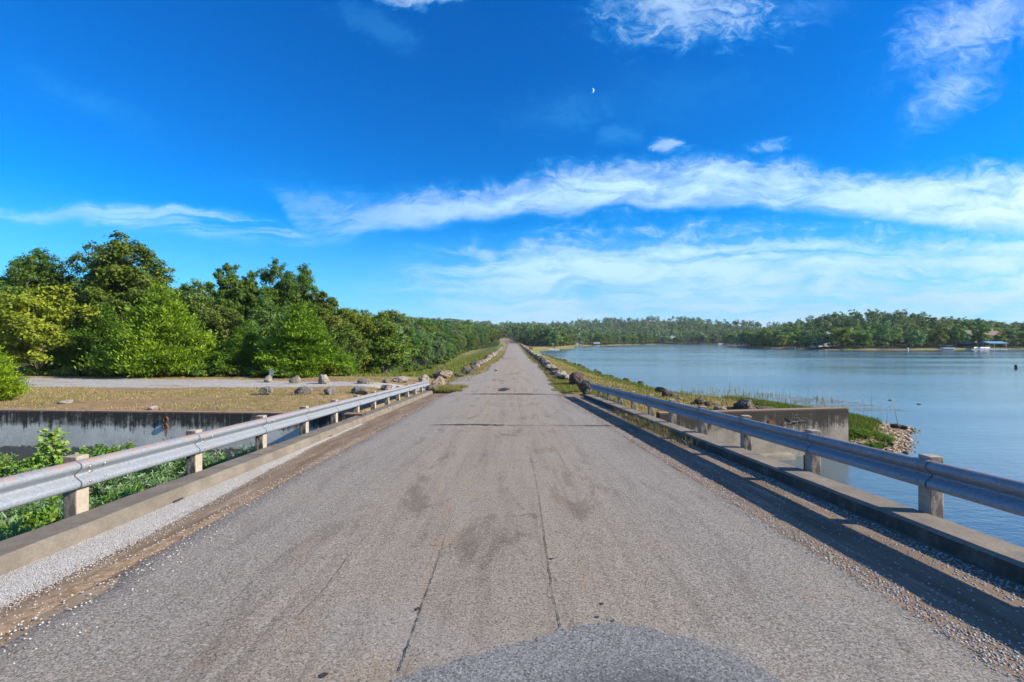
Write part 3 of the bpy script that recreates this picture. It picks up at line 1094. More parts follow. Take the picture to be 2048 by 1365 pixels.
# ------------------------------------------------------------------ gravel drive
xs = np.arange(-46, -2.4, 0.4)
rows = []
n1 = edge_noise(xs, 0.30, 21)
n2 = edge_noise(xs, 0.30, 22)
for i, x in enumerate(xs):
    a, b_ = drive_mid(x) - drive_half(x) * 0.86 + n1[i], drive_mid(x) + drive_half(x) * 0.86 + n2[i]
    for q in (0, .25, .5, .75, 1):
        y = a + (b_ - a) * q
        rows.append((x, y, h1(x, y) + (0.035 if q not in (0, 1) else -0.02)))
props(obj('gravel_drive', ribbon('gravel_drive', np.array(rows).reshape(len(xs), 5, 3), mat_gravel('drive_gravel', (0.30, 0.29, 0.275), (0.52, 0.50, 0.475), 14))),
      'pale gravel drive curving off the dam road between boulders', 'gravel drive', kind='structure')

# ================================================================== bridge
bridge = props(empty('bridge', bp(0, 10, -0.3)), 'low concrete road bridge with kerbs over the spillway channel', 'bridge')
BINV = Vector((0, 0, 0))


def sheared(name, t0, t1, s0, s1, h0, h1_, mat, parent, bevel=0.0, seg=2, ysub=0):
    """box laid in the bridge frame (t across, s along, h up)"""
    bm = bmesh.new()
    bm_box(bm, t0, t1, s0, s1, h0, h1_)
    if bevel:
        bmesh.ops.bevel(bm, geom=list(bm.edges), offset=bevel, segments=seg, affect='EDGES', profile=0.6)
    for v in bm.verts:
        v.co = Vector(bp(v.co.x, v.co.y, v.co.z))
    o = bm_obj(name, bm, mat)
    if parent is not None:
        o.parent = parent
        o.matrix_parent_inverse = Matrix.Translation(parent.location).inverted()
    return o


sheared('deck_slab', -4.66, 4.66, -6, 14.6, -0.62, -0.035, M_DECK, bridge)
sheared('gutter', -4.30, 0.0, -6, 13.28, -0.034, -0.014, M_GUT, bridge)
sheared('gutter', 0.003, 4.30, -6, 13.28, -0.034, -0.014, M_GUT, bridge)
sheared('gutter', -4.30, 0.0, 13.31, 27.3, -0.30, -0.014, M_GUT, bridge)
sheared('gutter', 0.003, 4.30, 13.31, 27.0, -0.30, -0.014, M_GUT, bridge)
for sg, end in ((-1, 27.4), (1, 24.1)):
    a, b_ = (-4.655, -4.27) if sg < 0 else (4.27, 4.655)
    for s0, s1 in ((-6, 3.2), (3.206, 8.2), (8.206, 13.28), (13.31, end)):
        bm = bmesh.new()
        n = max(4, int((s1 - s0) / 0.25))
        prof = [(a, -.6), (a, .135), (a + .02, .156), (b_ - .02, .156), (b_, .135), (b_, -.6)]
        if sg < 0:
            prof = [(a, -.6), (a, .14), (a + .015, .156), (b_ - .035, .150), (b_, .118), (b_ + .015, -.1), (b_ + .015, -.6)]
        else:
            prof = [(a - .015, -.6), (a - .015, -.1), (a, .118), (a + .035, .150), (b_ - .015, .156), (b_, .14), (b_, -.6)]
        r = np.random.RandomState(int(s0 * 10) + 100 * (sg + 2))
        prev = None
        for i in range(n + 1):
            s = s0 + (s1 - s0) * i / n
            cur = [bm.verts.new(bp(t + r.normal(0, .0025), s, h + r.normal(0, .0025))) for t, h in prof]
            if prev:
                for k in range(len(prof) - 1):
                    bm.faces.new((prev[k], prev[k + 1], cur[k + 1], cur[k]))
            else:
                bm.faces.new(cur)
            prev = cur
        bm.faces.new(prev[::-1])
        bmesh.ops.recalc_face_normals(bm, faces=list(bm.faces))
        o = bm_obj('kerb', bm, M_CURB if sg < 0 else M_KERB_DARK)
        o.parent = bridge
        o.matrix_parent_inverse = Matrix.Translation(bridge.location).inverted()
for t, s in ((-4.252, 5.95), (-4.252, 11.2)):
    sheared('drain_slot', t - .004, t + .004, s - .09, s + .09, -.005, .022, M_DARK, bridge)
sheared('abutment', -4.6, 4.6, 14.605, 15.2, -2.4, -0.32, M_DECK, bridge)

# ================================================================== guardrails
M_RAIL = mat_rail()
SP, S0 = 1.926, 5.05


def w_profile():
    return [(.018, 0.0), (.050, .008), (.074, .024), (.083, .044), (.083, .070), (.077, .086), (.050, .108), (.018, .136), (.008, .146), (.005, .155),
            (.008, .164), (.018, .174), (.050, .202), (.077, .224), (.083, .240), (.083, .258), (.076, .276), (.052, .296), (.014, .310)]


def rail_panel_mesh(side):
    pr = w_profile()
    th = 0.004
    bm = bmesh.new()
    L = SP + 0.16
    n = 8
    prev = None
    for i in range(n + 1):
        s = -0.06 + L * i / n
        lift = 0.0055 * (1 - i / n)
        outer = [bm.verts.new((-side * (d + lift), s, h)) for d, h in pr]
        inner = [bm.verts.new((-side * (d + lift - th), s, h)) for d, h in pr]
        loop = outer + inner[::-1]
        if prev:
            for k in range(len(loop)):
                k2 = (k + 1) % len(loop)
                bm.faces.new((prev[k], prev[k2], loop[k2], loop[k]))
        prev = loop
    bmesh.ops.recalc_face_normals(bm, faces=list(bm.faces))
    # shear along the grade
    for v in bm.verts:
        v.co.z -= GRADE * v.co.y
        v.co.x += AX * v.co.y
    me = bpy.data.meshes.new('rail_panel')
    for f in bm.faces:
        f.smooth = True
    bm.to_mesh(me)
    bm.free()
    me.materials.append(M_RAIL)
    return me


def bolt_mesh(r=.016, hgt=.010, slot=False):
    bm = bmesh.new()
    rings = []
    for rr, hh in ((r, 0), (r * .92, hgt * .6), (r * .5, hgt)):
        rings.append([bm.verts.new((hh, rr * math.cos(a) * (1.6 if slot else 1), rr * math.sin(a))) for a in np.arange(8) * 6.2832 / 8])
    for a, b_ in zip(rings, rings[1:]):
        for k in range(8):
            bm.faces.new((a[k], a[(k + 1) % 8], b_[(k + 1) % 8], b_[k]))
    bm.faces.new(rings[-1])
    me = bpy.data.meshes.new('bolt')
    for f in bm.faces:
        f.smooth = True
    bm.to_mesh(me)
    bm.free()
    me.materials.append(M_BOLT)
    return me


def post_mesh():
    bm = bmesh.new()
    bm_box(bm, -.0775, .0775, -.075, .075, -1.05, .78)
    top = [e for e in bm.edges if all(v.co.z > .7 for v in e.verts)]
    vert = [e for e in bm.edges if abs(e.verts[0].co.z - e.verts[1].co.z) > .5]
    bmesh.ops.bevel(bm, geom=top + vert, offset=.014, segments=2, affect='EDGES', profile=.6)
    me = bpy.data.meshes.new('post')
    bm.to_mesh(me)
    bm.free()
    me.materials.append(M_POST)
    return me


BOLT, BOLT2, POST = bolt_mesh(), bolt_mesh(.018, .012, True), post_mesh()
rr_ = random.Random(3)
for side, nm in ((-1, 'weathered steel guardrail on concrete posts beside the weedy spillway channel'), (1, 'shaded steel guardrail on concrete posts beside the lake water')):
    k0, k1 = -5, (11 if side < 0 else 9)
    root = props(empty('guardrail', bp(side * 4.7, S0 + k0 * SP, 0)), nm, 'guardrail', 'guardrails along both bridge kerbs')
    inv = Matrix.Translation(root.location).inverted()
    pm = rail_panel_mesh(side)
    for k in range(k0, k1 + 1):
        s = S0 + k * SP
        if bp(0, s)[1] > (27.6 if side < 0 else 24.6):
            break
        p = obj('post', POST, root, bp(side * 4.742, s, 0), (0, 0, rr_.uniform(-.03, .03)))
        p.matrix_parent_inverse = inv
        if side > 0 and k in (1, 3, 5):
            br = box_obj('steel_stub', -.03, .03, -.045, .045, -.4, .36, M_RUST, root, .006, 1)
            br.location = bp(side * 4.74, s + .13, 0)
            br.matrix_parent_inverse = inv
        panel = obj('rail_panel', pm, root, bp(side * 4.662, s - .06, .430))
        panel.matrix_parent_inverse = inv
        if -1 <= k:
            for (db, hb, big) in ((.05, .070, 0), (.05, .232, 0), (.24, .085, 0), (.24, .225, 0), (.13, .155, 1)):
                bo = obj('bolt', BOLT2 if big else BOLT, panel)
                dd = .0855 if not big else .012
                # hump slope: nearest profile depth at that height
                hs, ds = [q[1] for q in w_profile()], [q[0] for q in w_profile()]
                dd = float(np.interp(hb, hs, ds)) + .006
                bo.location = (-side * dd + AX * db, db, hb - GRADE * db)
                bo.rotation_euler = (0, 0, math.pi if side > 0 else 0)

# ================================================================== spillway walls
def wall(name, x0, x1, ztop, zbot, mat, label, thick=.38):
    root = props(empty(name, ((x0 + x1) / 2, float(wall_y(np.array((x0 + x1) / 2))), zbot)), label, 'wall')
    inv = Matrix.Translation(root.location).inverted()
    n = max(1, int(round(abs(x1 - x0) / 4.9)))
    xs_ = np.linspace(x0, x1, n + 1)
    for i in range(n):
        a, b_ = xs_[i] + (.004 if i else 0), xs_[i + 1] - .004
        bm = bmesh.new()
        vs_, _ = bm_box(bm, a, b_, 0, thick, zbot, ztop)
        bmesh.ops.subdivide_edges(bm, edges=[e for e in bm.edges if abs(e.verts[0].co.x - e.verts[1].co.x) > 1], cuts=5)
        bmesh.ops.bevel(bm, geom=[e for e in bm.edges if all(v.co.z > ztop - .01 for v in e.verts) and e.is_manifold and e.calc_face_angle() > .5], offset=.025, segments=2, affect='EDGES')
        for v in bm.verts:
            v.co.y += float(wall_y(np.array(v.co.x)))
        o = bm_obj('wall_section', bm, mat)
        o.parent = root
        o.matrix_parent_inverse = inv
    return root, inv


wl, inv = wall('spillway_wall', -42.0, -4.68, 1.56, -1.6, M_WALL_L, 'long stained spillway wall with a white painted band above the weeds')
# two rusty pipe ends and their stain on the wall
for zz in (1.33, 1.10):
    bm = bmesh.new()
    for rad0, rad1, y0, y1 in ((.085, .085, .0, -.05), (.085, .055, -.05, -.05), (.055, .05, -.05, -.01)):
        A_ = [bm.verts.new((rad0 * math.cos(a), y0, rad0 * math.sin(a))) for a in np.arange(12) * 6.2832 / 12]
        B_ = [bm.verts.new((rad1 * math.cos(a), y1, rad1 * math.sin(a))) for a in np.arange(12) * 6.2832 / 12]
        for k in range(12):
            bm.faces.new((A_[k], A_[(k + 1) % 12], B_[(k + 1) % 12], B_[k]))
    x_ = -11.15
    o = bm_obj('pipe_end', bm, M_RUST, wl, True, (x_, float(wall_y(np.array(x_))), zz))
    o.matrix_parent_inverse = inv
    o = bm_obj_d = None
bm = bmesh.new()
bm.faces.new([bm.verts.new(p) for p in ((-11.19, -.004, 1.02), (-11.11, -.004, 1.02), (-11.10, -.004, .95), (-11.13, -.004, .80), (-11.15, -.004, .76), (-11.17, -.004, .84))])
for v in bm.verts:
    v.co.y += float(wall_y(np.array(v.co.x)))
o = bm_obj('rust_stain', bm, mat_flat('rust_stain', (0.38, 0.19, 0.04), .9, 0, .5, 20), wl)
o.matrix_parent_inverse = inv
wr_, inv = wall('spillway_wall', 4.68, 11.45, 1.56, -2.0, M_WALL_R, 'short bare concrete wing wall standing in the lake beside the bridge')
bm = bmesh.new()
bm_box(bm, 4.9, 9.2, -.38, .02, -2.0, .16)
bmesh.ops.bevel(bm, geom=[e for e in bm.edges if all(v.co.z > .1 for v in e.verts)], offset=.03, segments=2, affect='EDGES')
for v in bm.verts:
    v.co.y += float(wall_y(np.array(v.co.x)))
o = bm_obj('footing', bm, M_WALL_R, wr_)
o.matrix_parent_inverse = inv
bm = bmesh.new()
bm_box(bm, 8.45, 8.66, -.02, .02, 1.05, 1.25)
for v in bm.verts:
    v.co.y += float(wall_y(np.array(v.co.x)))
o = bm_obj('rusty_plate', bm, M_RUST, wr_)
o.matrix_parent_inverse = inv
# near wall of the channel, under the start of the bridge
bm = bmesh.new()
bm_box(bm, -42, 11.2, -4.5, -4.02, -2, 1.7)
props(bm_obj('channel_wall', bm, M_WALL_R), 'concrete wall closing the near side of the spillway channel', 'wall')

# ================================================================== pebbles
OCT_V = np.array([(1, 0, 0), (-1, 0, 0), (0, 1, 0), (0, -1, 0), (0, 0, 1), (0, 0, -1)], float)
OCT_F = np.array([(0, 2, 4), (2, 1, 4), (1, 3, 4), (3, 0, 4), (2, 0, 5), (1, 2, 5), (3, 1, 5), (0, 3, 5)])


def pebbles(name, P, S, label, seed, mat=M_PEB, flat=.6, cat='gravel'):
    r = np.random.RandomState(seed)
    n = len(P)
    V = OCT_V[None] * (S[:, None, None]) * r.uniform(.6, 1.25, (n, 6, 1)) * np.array([1, .85, flat])
    a = r.uniform(0, 6.28, n)
    c, s = np.cos(a), np.sin(a)
    Vx = V[..., 0] * c[:, None] - V[..., 1] * s[:, None]
    Vy = V[..., 0] * s[:, None] + V[..., 1] * c[:, None]
    V = np.stack([Vx, Vy, V[..., 2]], -1) + P[:, None]
    Fc = (OCT_F[None] + (np.arange(n) * 6)[:, None, None]).reshape(-1, 3)
    t = np.repeat(r.uniform(0, 1, n), 6)
    return props(obj(name, mesh_np(name, V.reshape(-1, 3), Fc, False, {'tint': t}, [mat])), label, cat, kind='stuff')


def deck_pts(t, s, h):
    return np.stack([t + AX * s, s, DECK0 - GRADE * s + h], -1)


r = np.random.RandomState(8)
# pale gravel drift along the kerb on the channel side: thin sheet with loose stones over it
s_ = np.concatenate([np.arange(-4, 13.6, .1)])
wd = np.interp(s_, [-4, 2, 4, 6, 8, 10, 12, 13.2, 14], [.55, .58, .52, .44, .30, .16, .09, .05, .03]) + edge_noise(s_, .05, 41)
rows = []
for i, s in enumerate(s_):
    for q in (0, .3, .7, 1):
        rows.append(bp(-4.262 + max(.02, wd[i]) * q, s, (-.002, .004, .0, -.0135)[int(q * 3 + .4) if q < 1 else 3]))
props(obj('gravel_drift', ribbon('gravel_drift', np.array(rows).reshape(len(s_), 4, 3), M_GRAV)), 'pale gravel drift heaped against the sunlit bridge kerb', 'gravel', kind='stuff')
n = 15000
s = 2.6 + 11 * r.uniform(0, 1, n) ** 1.7
w = np.interp(s, s_, wd)
t = np.where(r.uniform(0, 1, n) < .5, -4.25 + np.abs(r.normal(0, .5, n)) * (w + .06), -4.262 + w + r.normal(0, .07, n))
t = np.maximum(t, -4.24)
pebbles('gravel', deck_pts(t, s, r.uniform(-.012, .004, n)), r.uniform(.003, .008, n), 'loose pale gravel scattered over the drift by the sunlit kerb', 1)
ssd = np.arange(1.5, 13.2, .08)
wa = np.clip(np.interp(ssd, [1.5, 3.4, 4.2, 6, 9, 13], [.07, .11, .10, .035, .02, .012]) + edge_noise(ssd, .045, 61), .003, 1)
rows = []
for i, s in enumerate(ssd):
    mid_ = -3.40 + .03 * math.sin(s * 1.3)
    for q in (-1, 0, 1):
        rows.append(bp(mid_ + wa[i] * q * (.8 if q < 0 else .75), s, -.0125 if q else -.008))
M_SAND = mat_flat('orange_sand', (.25, .175, .11), .95, 0, .35, 14, .1)
props(obj('sand_drift', ribbon('sand_drift', np.array(rows).reshape(len(ssd), 3, 3), M_SAND)), 'orange sand washed along the seam of the sunlit gutter', 'sand', kind='stuff')
n = 4200
s = 2.2 + 22 * r.uniform(0, 1, n) ** 1.6
t = np.where(r.uniform(0, 1, n) < .6, -3.42 + r.normal(0, .06, n), r.uniform(-4.2, -3.3, n))
t = np.where((r.uniform(0, 1, n) < .35), -3.3 + np.abs(r.normal(0, .25, n)), t)
pebbles('loose_stones', deck_pts(t, s, np.where(t > -3.33, .002, -.012)), r.uniform(.005, .013, n), 'loose stones along the road seam on the sunlit gutter', 2)
n = 15000
s = 2.4 + 22 * r.uniform(0, 1, n) ** 1.5
u = r.uniform(0, 1, n)
t = np.where(u < .40, 3.08 + r.normal(0, .09, n), np.where(u < .80, 4.20 - np.abs(r.normal(0, .16, n)), r.uniform(3.1, 4.2, n)))
pebbles('loose_stones', deck_pts(t, s, np.where(t < 3.0, .002, -.012)), r.uniform(.005, .014, n), 'loose stones strewn over the shaded gutter by the lake guardrail', 3)

# ================================================================== rocks
def rock_mesh(seed, sub=3, flat=.7, cuts=7):
    from mathutils import noise
    r = np.random.RandomState(seed)
    bm = bmesh.new()
    bmesh.ops.create_icosphere(bm, subdivisions=sub, radius=1.0)
    pl = [(np.array(v) / np.linalg.norm(v), r.uniform(.50, .80)) for v in r.normal(0, 1, (cuts, 3))]
    off = Vector(r.uniform(-50, 50, 3))
    for v in bm.verts:
        p = np.array(v.co)
        for nn, d in pl:
            e = p @ nn - d
            if e > 0:
                p = p - nn * e * .85
        q = Vector(p)
        rg = noise.ridged_multi_fractal(q * 1.1 + off, .9, 2.1, 5, 1.0, 2.0)
        tb = noise.turbulence(q * 3.2 + off, 4, True)
        p = p * (.82 + .13 * rg - .20 * max(0, tb - .35))
        p[2] = p[2] * flat
        v.co = p
    zmin = min(v.co.z for v in bm.verts)
    for v in bm.verts:
        v.co.z -= zmin + .12 * flat
    me = bpy.data.meshes.new('boulder')
    bm.to_mesh(me)
    bm.free()
    me.materials.append(M_ROCK)
    return me


ROCKS = [rock_mesh(i, 4, random.Random(i).uniform(.55, .9)) for i in range(8)]
SMALL = [rock_mesh(50 + i, 2, .6) for i in range(6)]
rk = random.Random(21)


def boulder(x, y, w, h=None, d=None, label='', group=None, z=None, mesh=None, rz=None, col=None, sink=.04):
    me = mesh or rk.choice(ROCKS)
    zs = max(v.co.z for v in me.vertices) if 'zs' not in me else me['zs']
    me['zs'] = zs
    h = h or w * .65
    o = obj('boulder', me, None, (x, y, (h1(x, y) if z is None else z) - sink), (rk.uniform(-.12, .12), rk.uniform(-.12, .12), rk.uniform(0, 6.28) if rz is None else rz),
            (w / 2 * 1.1, (d or w * .8) / 2 * 1.1, h / zs))
    k = rk.uniform(.6, .9)
    o.color = col or (k, k * rk.uniform(.95, 1), k * rk.uniform(.88, 1), 1)
    return props(o, label, 'boulder', group)


def at_px(px_, py_, zguess=1.0):
    """ground point seen at a photo pixel (iterated on the terrain height)"""
    z = zguess
    for _ in range(12):
        x, y = gp(px_, py_, z)
        z = .5 * z + .5 * h1(x, y)
    return gp(px_, py_, z) + (z,)


DRIVE = [(537, 766, 19, 15, 'small grey boulder beside the little post sign across the drive'),
         (590, 768, 21, 16, 'pale boulder between the post sign and the big pale boulder'),
         (647, 769, 29, 19, 'large pale pitted boulder on the woodland side of the drive'),
         (731, 768, 32, 11, 'flat slab-sided dark grey boulder on the woodland side of the drive'),
         (771, 766, 18, 8, 'low boulder next to the dark slab boulder'),
         (804, 765, 34, 12, 'long low pale boulder where the drive nears the dam road'),
         (848, 764, 22, 14, 'dark boulder beyond the end of the sunlit guardrail'),
         (532, 790, 30, 17, 'rounded boulder on the grass bank opposite the post sign'),
         (607, 789, 34, 16, 'broad grey boulder in the dry grass above the spillway wall'),
         (660, 790, 24, 15, 'small reddish pitted boulder in the dry grass'),
         (720, 789, 44, 16, 'long craggy boulder in the dry grass behind the guardrail'),
         (774, 782, 28, 12, 'pale boulder behind the posts of the sunlit guardrail')]
for (px_, py_, w, h, lab) in DRIVE:
    x, y, z = at_px(px_, py_)
    boulder(x, y, w * y / F, h * y / F * 1.12, label=lab, group='boulders lining the gravel drive', z=z)
for (px_, py_, w, h, lab) in [(877, 777, 36, 26, 'orange-stained craggy boulder at the end of the sunlit guardrail'),
                              (862, 784, 30, 15, 'low pale boulder under the end of the sunlit guardrail'),
                              (886, 757, 46, 17, 'long grey slab boulder at the mouth of the gravel drive'),
                              (918, 754, 22, 9, 'dark low boulder after the long slab by the drive'),
                              (939, 749, 20, 10, 'dark boulder starting the row along the woodland side of the road')]:
    x, y, z = at_px(px_, py_, .8)
    boulder(x, y, w * y / F, h * y / F, label=lab, group='boulders at the drive mouth', z=z, col=(.62, .55, .48, 1) if 'dark' not in lab else (.34, .32, .30, 1))
boulder(*gp(1171, 787, .72)[:2], 1.15, .88, 1.0, 'dark boulder with white lichen touching the end of the lake guardrail', 'boulders at the lake guardrail end', z=.70, mesh=ROCKS[5], rz=.6, col=(.42, .39, .36, 1))
boulder(*gp(1153, 768, .80)[:2], 1.15, .95, 1.1, 'largest dark reddish boulder at the head of the lake side row', 'boulders at the lake guardrail end', z=.76, mesh=ROCKS[4], col=(.38, .29, .25, 1))
boulder(*gp(1131, 758, .82)[:2], 1.05, .5, .8, 'low grey boulder beside the largest dark boulder', 'boulders at the lake guardrail end', z=.78)

def row_rock(x, y, w, h, side, z):
    tone, k = rk.choice((('pale', .95), ('grey', .65), ('dusky', .36), ('brownish', .5)))
    size = 'large' if w > 1.08 else ('medium' if w > .86 else 'small')
    form = 'upright' if h / w > .55 else 'low'
    sd = 'woodland' if side < 0 else 'lake'
    c_ = (k * 1.15, k * .92, k * .75, 1) if tone == 'brownish' else (k, k * .97, k * .93, 1)
    return boulder(x, y, w, h, w * rk.uniform(.8, 1.0), '%s %s %s boulder in the row edging the %s side of the dam road' % (size, form, tone, sd),
                   '%s %s %s boulders of the %s side row' % (size, form, tone, sd), z=z, col=c_)


for px_, py_, w, lab in ((130, 807, 26, 'flat pale rock slab flush with the dry grass above the wall'), (305, 819, 14, 'small pale stone lying in the dry grass above the wall')):
    x, y, z = at_px(px_, py_, 1.4)
    boulder(x, y, w * y / F, .16, .5, lab, None, z=z, mesh=SMALL[1], col=(1.3, 1.3, 1.3, 1), rz=.2)
cnt = 0
for side, y0, y1 in ((-1, 50.0, 205), (1, 47.0, 225)):
    y = y0
    while y < y1:
        w = rk.uniform(.65, 1.25) if y < 90 else rk.uniform(.75, 1.25)
        x = float(road_x(y)) + (-4.35 if side < 0 else 4.15) + rk.uniform(-.2, .2)
        row_rock(x, y, w, rk.uniform(.42, .72) * w, side, float(road_z(y)) - .04)
        y += w * rk.uniform(.78, 1.02) + (0.15 if y > 80 else 0.05) + max(0, (y - 80) * .004)
        cnt += 1
for y in (36.5, 38.5, 40.2, 42.0, 43.4, 45.2):
    row_rock(float(road_x(y)) + 4.25 + rk.uniform(-.15, .15), y, rk.uniform(.8, 1.3), rk.uniform(.4, .6), 1, float(road_z(y)) - .02)
for y in (44.5, 46.4, 48.2):
    row_rock(float(road_x(y)) - 4.5 + rk.uniform(-.15, .15), y, rk.uniform(.9, 1.3), rk.uniform(.5, .7), -1, float(road_z(y)) - .04)

# dark rocks on the lake bank behind the wing wall
for (px_, py_, w, h, lab) in [(1492, 825, 62, 26, 'big black flat-topped rock on the bank behind the wing wall'), (1520, 824, 50, 13, 'black slab leaning below the flat-topped rock'),
                              (1440, 823, 26, 12, 'grey rock beside the flat-topped black rock'), (1398, 808, 26, 13, 'black angular rock on the green lake bank'),
                              (1415, 812, 16, 10, 'small black rock touching the angular bank rock'), (1338, 795, 28, 13, 'dark slab at the lake edge below the bank'),
                              (1322, 788, 26, 14, 'weedy dark rock at the lake edge next to the slab'), (1360, 800, 14, 7, 'small pale rock on the lake bank'),
                              (1432, 810, 12, 5, 'tiny grey rock on the green lake bank')]:
    x, y, z = at_px(px_, py_, .3)
    boulder(x, y, w * y / F, h * y / F * 1.1, label=lab, group='dark rocks on the lake bank', z=max(z, 0.0), mesh=rk.choice(ROCKS), col=(.38, .34, .31, 1) if 'pale' not in lab and 'grey' not in lab else (.9, .86, .8, 1))
# riprap along the water's edge
rip = 0
for i in range(len(LAKE)):
    ax_, ay_ = LAKE[i]
    if not (32 < ay_ < 110 and 5 < ax_ < 14):
        continue
    bx_, by_ = LAKE[(i + 1) % len(LAKE)]
    L = math.hypot(bx_ - ax_, by_ - ay_)
    for k in range(int(L / 1.5)):
        f = (k + rk.random()) / (L / 1.5)
        x, y = ax_ + (bx_ - ax_) * f + rk.uniform(-.35, .45), ay_ + (by_ - ay_) * f
        if rk.random() < .75:
            w = rk.uniform(.25, .75)
            o = boulder(x, y, w, w * .55, label='dark riprap stone at the lake edge below the grassy bank', group='riprap along the dam shore', z=max(h1(x, y), -.03), mesh=rk.choice(SMALL), col=(.42, .36, .3, 1))
            o.name = 'riprap_stone'
            o['category'] = 'stone'
# rocky spit beyond the wing wall
spit = np.array(LAKE[:9])
n = 4200
r = np.random.RandomState(77)
X = r.uniform(11.8, 18.8, n)
Y = r.uniform(15.6, 24.5, n)
d = lake_sd(X, Y)
keep = (d > -.25) & (d < 1.55 * r.uniform(.3, 1, n))
X, Y = X[keep], Y[keep]
Z = np.maximum(H(X, Y), -.02)


def mat_spit():
    m, g, b = new_mat('spit_stone')
    t = g.attr('tint')
    g.put(b.inputs['Base Color'], g.ramp(t, [(0, (0.06, 0.045, 0.032)), (.45, (0.19, 0.135, 0.085)), (.8, (0.33, 0.255, 0.18)), (1, (0.50, 0.42, 0.34))]))
    b.inputs['Roughness'].default_value = .9
    return m


M_SPIT = mat_spit()
pebbles('shore_stones', np.stack([X, Y, Z], -1), r.uniform(.03, .12, len(X)), 'brown stones heaped on the rocky spit beyond the wing wall', 12, M_SPIT, .5)
for (px_, py_, w, h, lab) in [(1790, 856, 20, 9, 'dark tilted rock at the water side of the stony spit'), (1806, 858, 16, 8, 'dark block next to the tilted rock on the spit'),
                              (1761, 848, 9, 5, 'small black rock at the waterline of the spit'), (1748, 859, 9, 5, 'pinkish stone on the grass edge of the spit'),
                              (1838, 858, 9, 3, 'black rock awash just off the spit tip'), (1849, 862, 7, 2, 'thin dark rock awash off the spit'), (1816, 908, 10, 5, 'dark rock at the near corner of the spit'),
                              (1780, 848, 6, 3, 'tiny rock in the water off the spit'), (1783, 893, 16, 8, 'dark rock under the green plants on the spit')]:
    x, y, z = at_px(px_, py_, .05)
    o = boulder(x, y, w * y / F, h * y / F * 1.2, label=lab, group='rocks on the stony spit', z=max(z, -.02), mesh=rk.choice(SMALL), col=(1.5, 1.1, 1.0, 1) if 'pink' in lab else (.4, .34, .28, 1))

# ================================================================== leaf geometry
def leaf_arrays(C, U, Nn, ln, wd, fold=.12):
    """rhombic leaves: centre, long axis, normal, length, width -> V (n*4,3)"""
    U = U / (np.linalg.norm(U, axis=1)[:, None] + 1e-9)
    W = np.cross(Nn, U)
    W /= np.linalg.norm(W, axis=1)[:, None] + 1e-9
    N2 = np.cross(U, W)
    ln, wd = ln[:, None], wd[:, None]
    V = np.stack([C - U * ln / 2, C - W * wd / 2 + N2 * wd * fold + U * ln * .05, C + U * ln / 2, C + W * wd / 2 + N2 * wd * fold + U * ln * .05], 1)
    return V.reshape(-1, 3)


def leaf_mesh(name, V, tint, mats, extra=None):
    n = len(V) // 4
    Fc = np.arange(n * 4).reshape(n, 4)
    return mesh_np(name, V, Fc, False, {'tint': np.repeat(tint, 4)}, mats)


def tube(bm, pts, rad, sides=6):
    pts = [Vector(p) for p in pts]
    prev = None
    for i, p in enumerate(pts):
        t = (pts[min(i + 1, len(pts) - 1)] - pts[max(i - 1, 0)]).normalized()
        a = t.orthogonal().normalized()
        if prev is not None and a.dot(pa) < 0:
            a = -a
        pa = a
        b_ = t.cross(a)
        ring = [bm.verts.new(p + (a * math.cos(q) + b_ * math.sin(q)) * rad[i]) for q in np.arange(sides) * 6.28319 / sides]
        if prev:
            for k in range(sides):
                bm.faces.new((prev[k], prev[(k + 1) % sides], ring[(k + 1) % sides], ring[k]))
        prev = ring
    bm.faces.new(prev)


def unit(r, n):
    v = r.normal(0, 1, (n, 3))
    return v / np.linalg.norm(v, axis=1)[:, None]


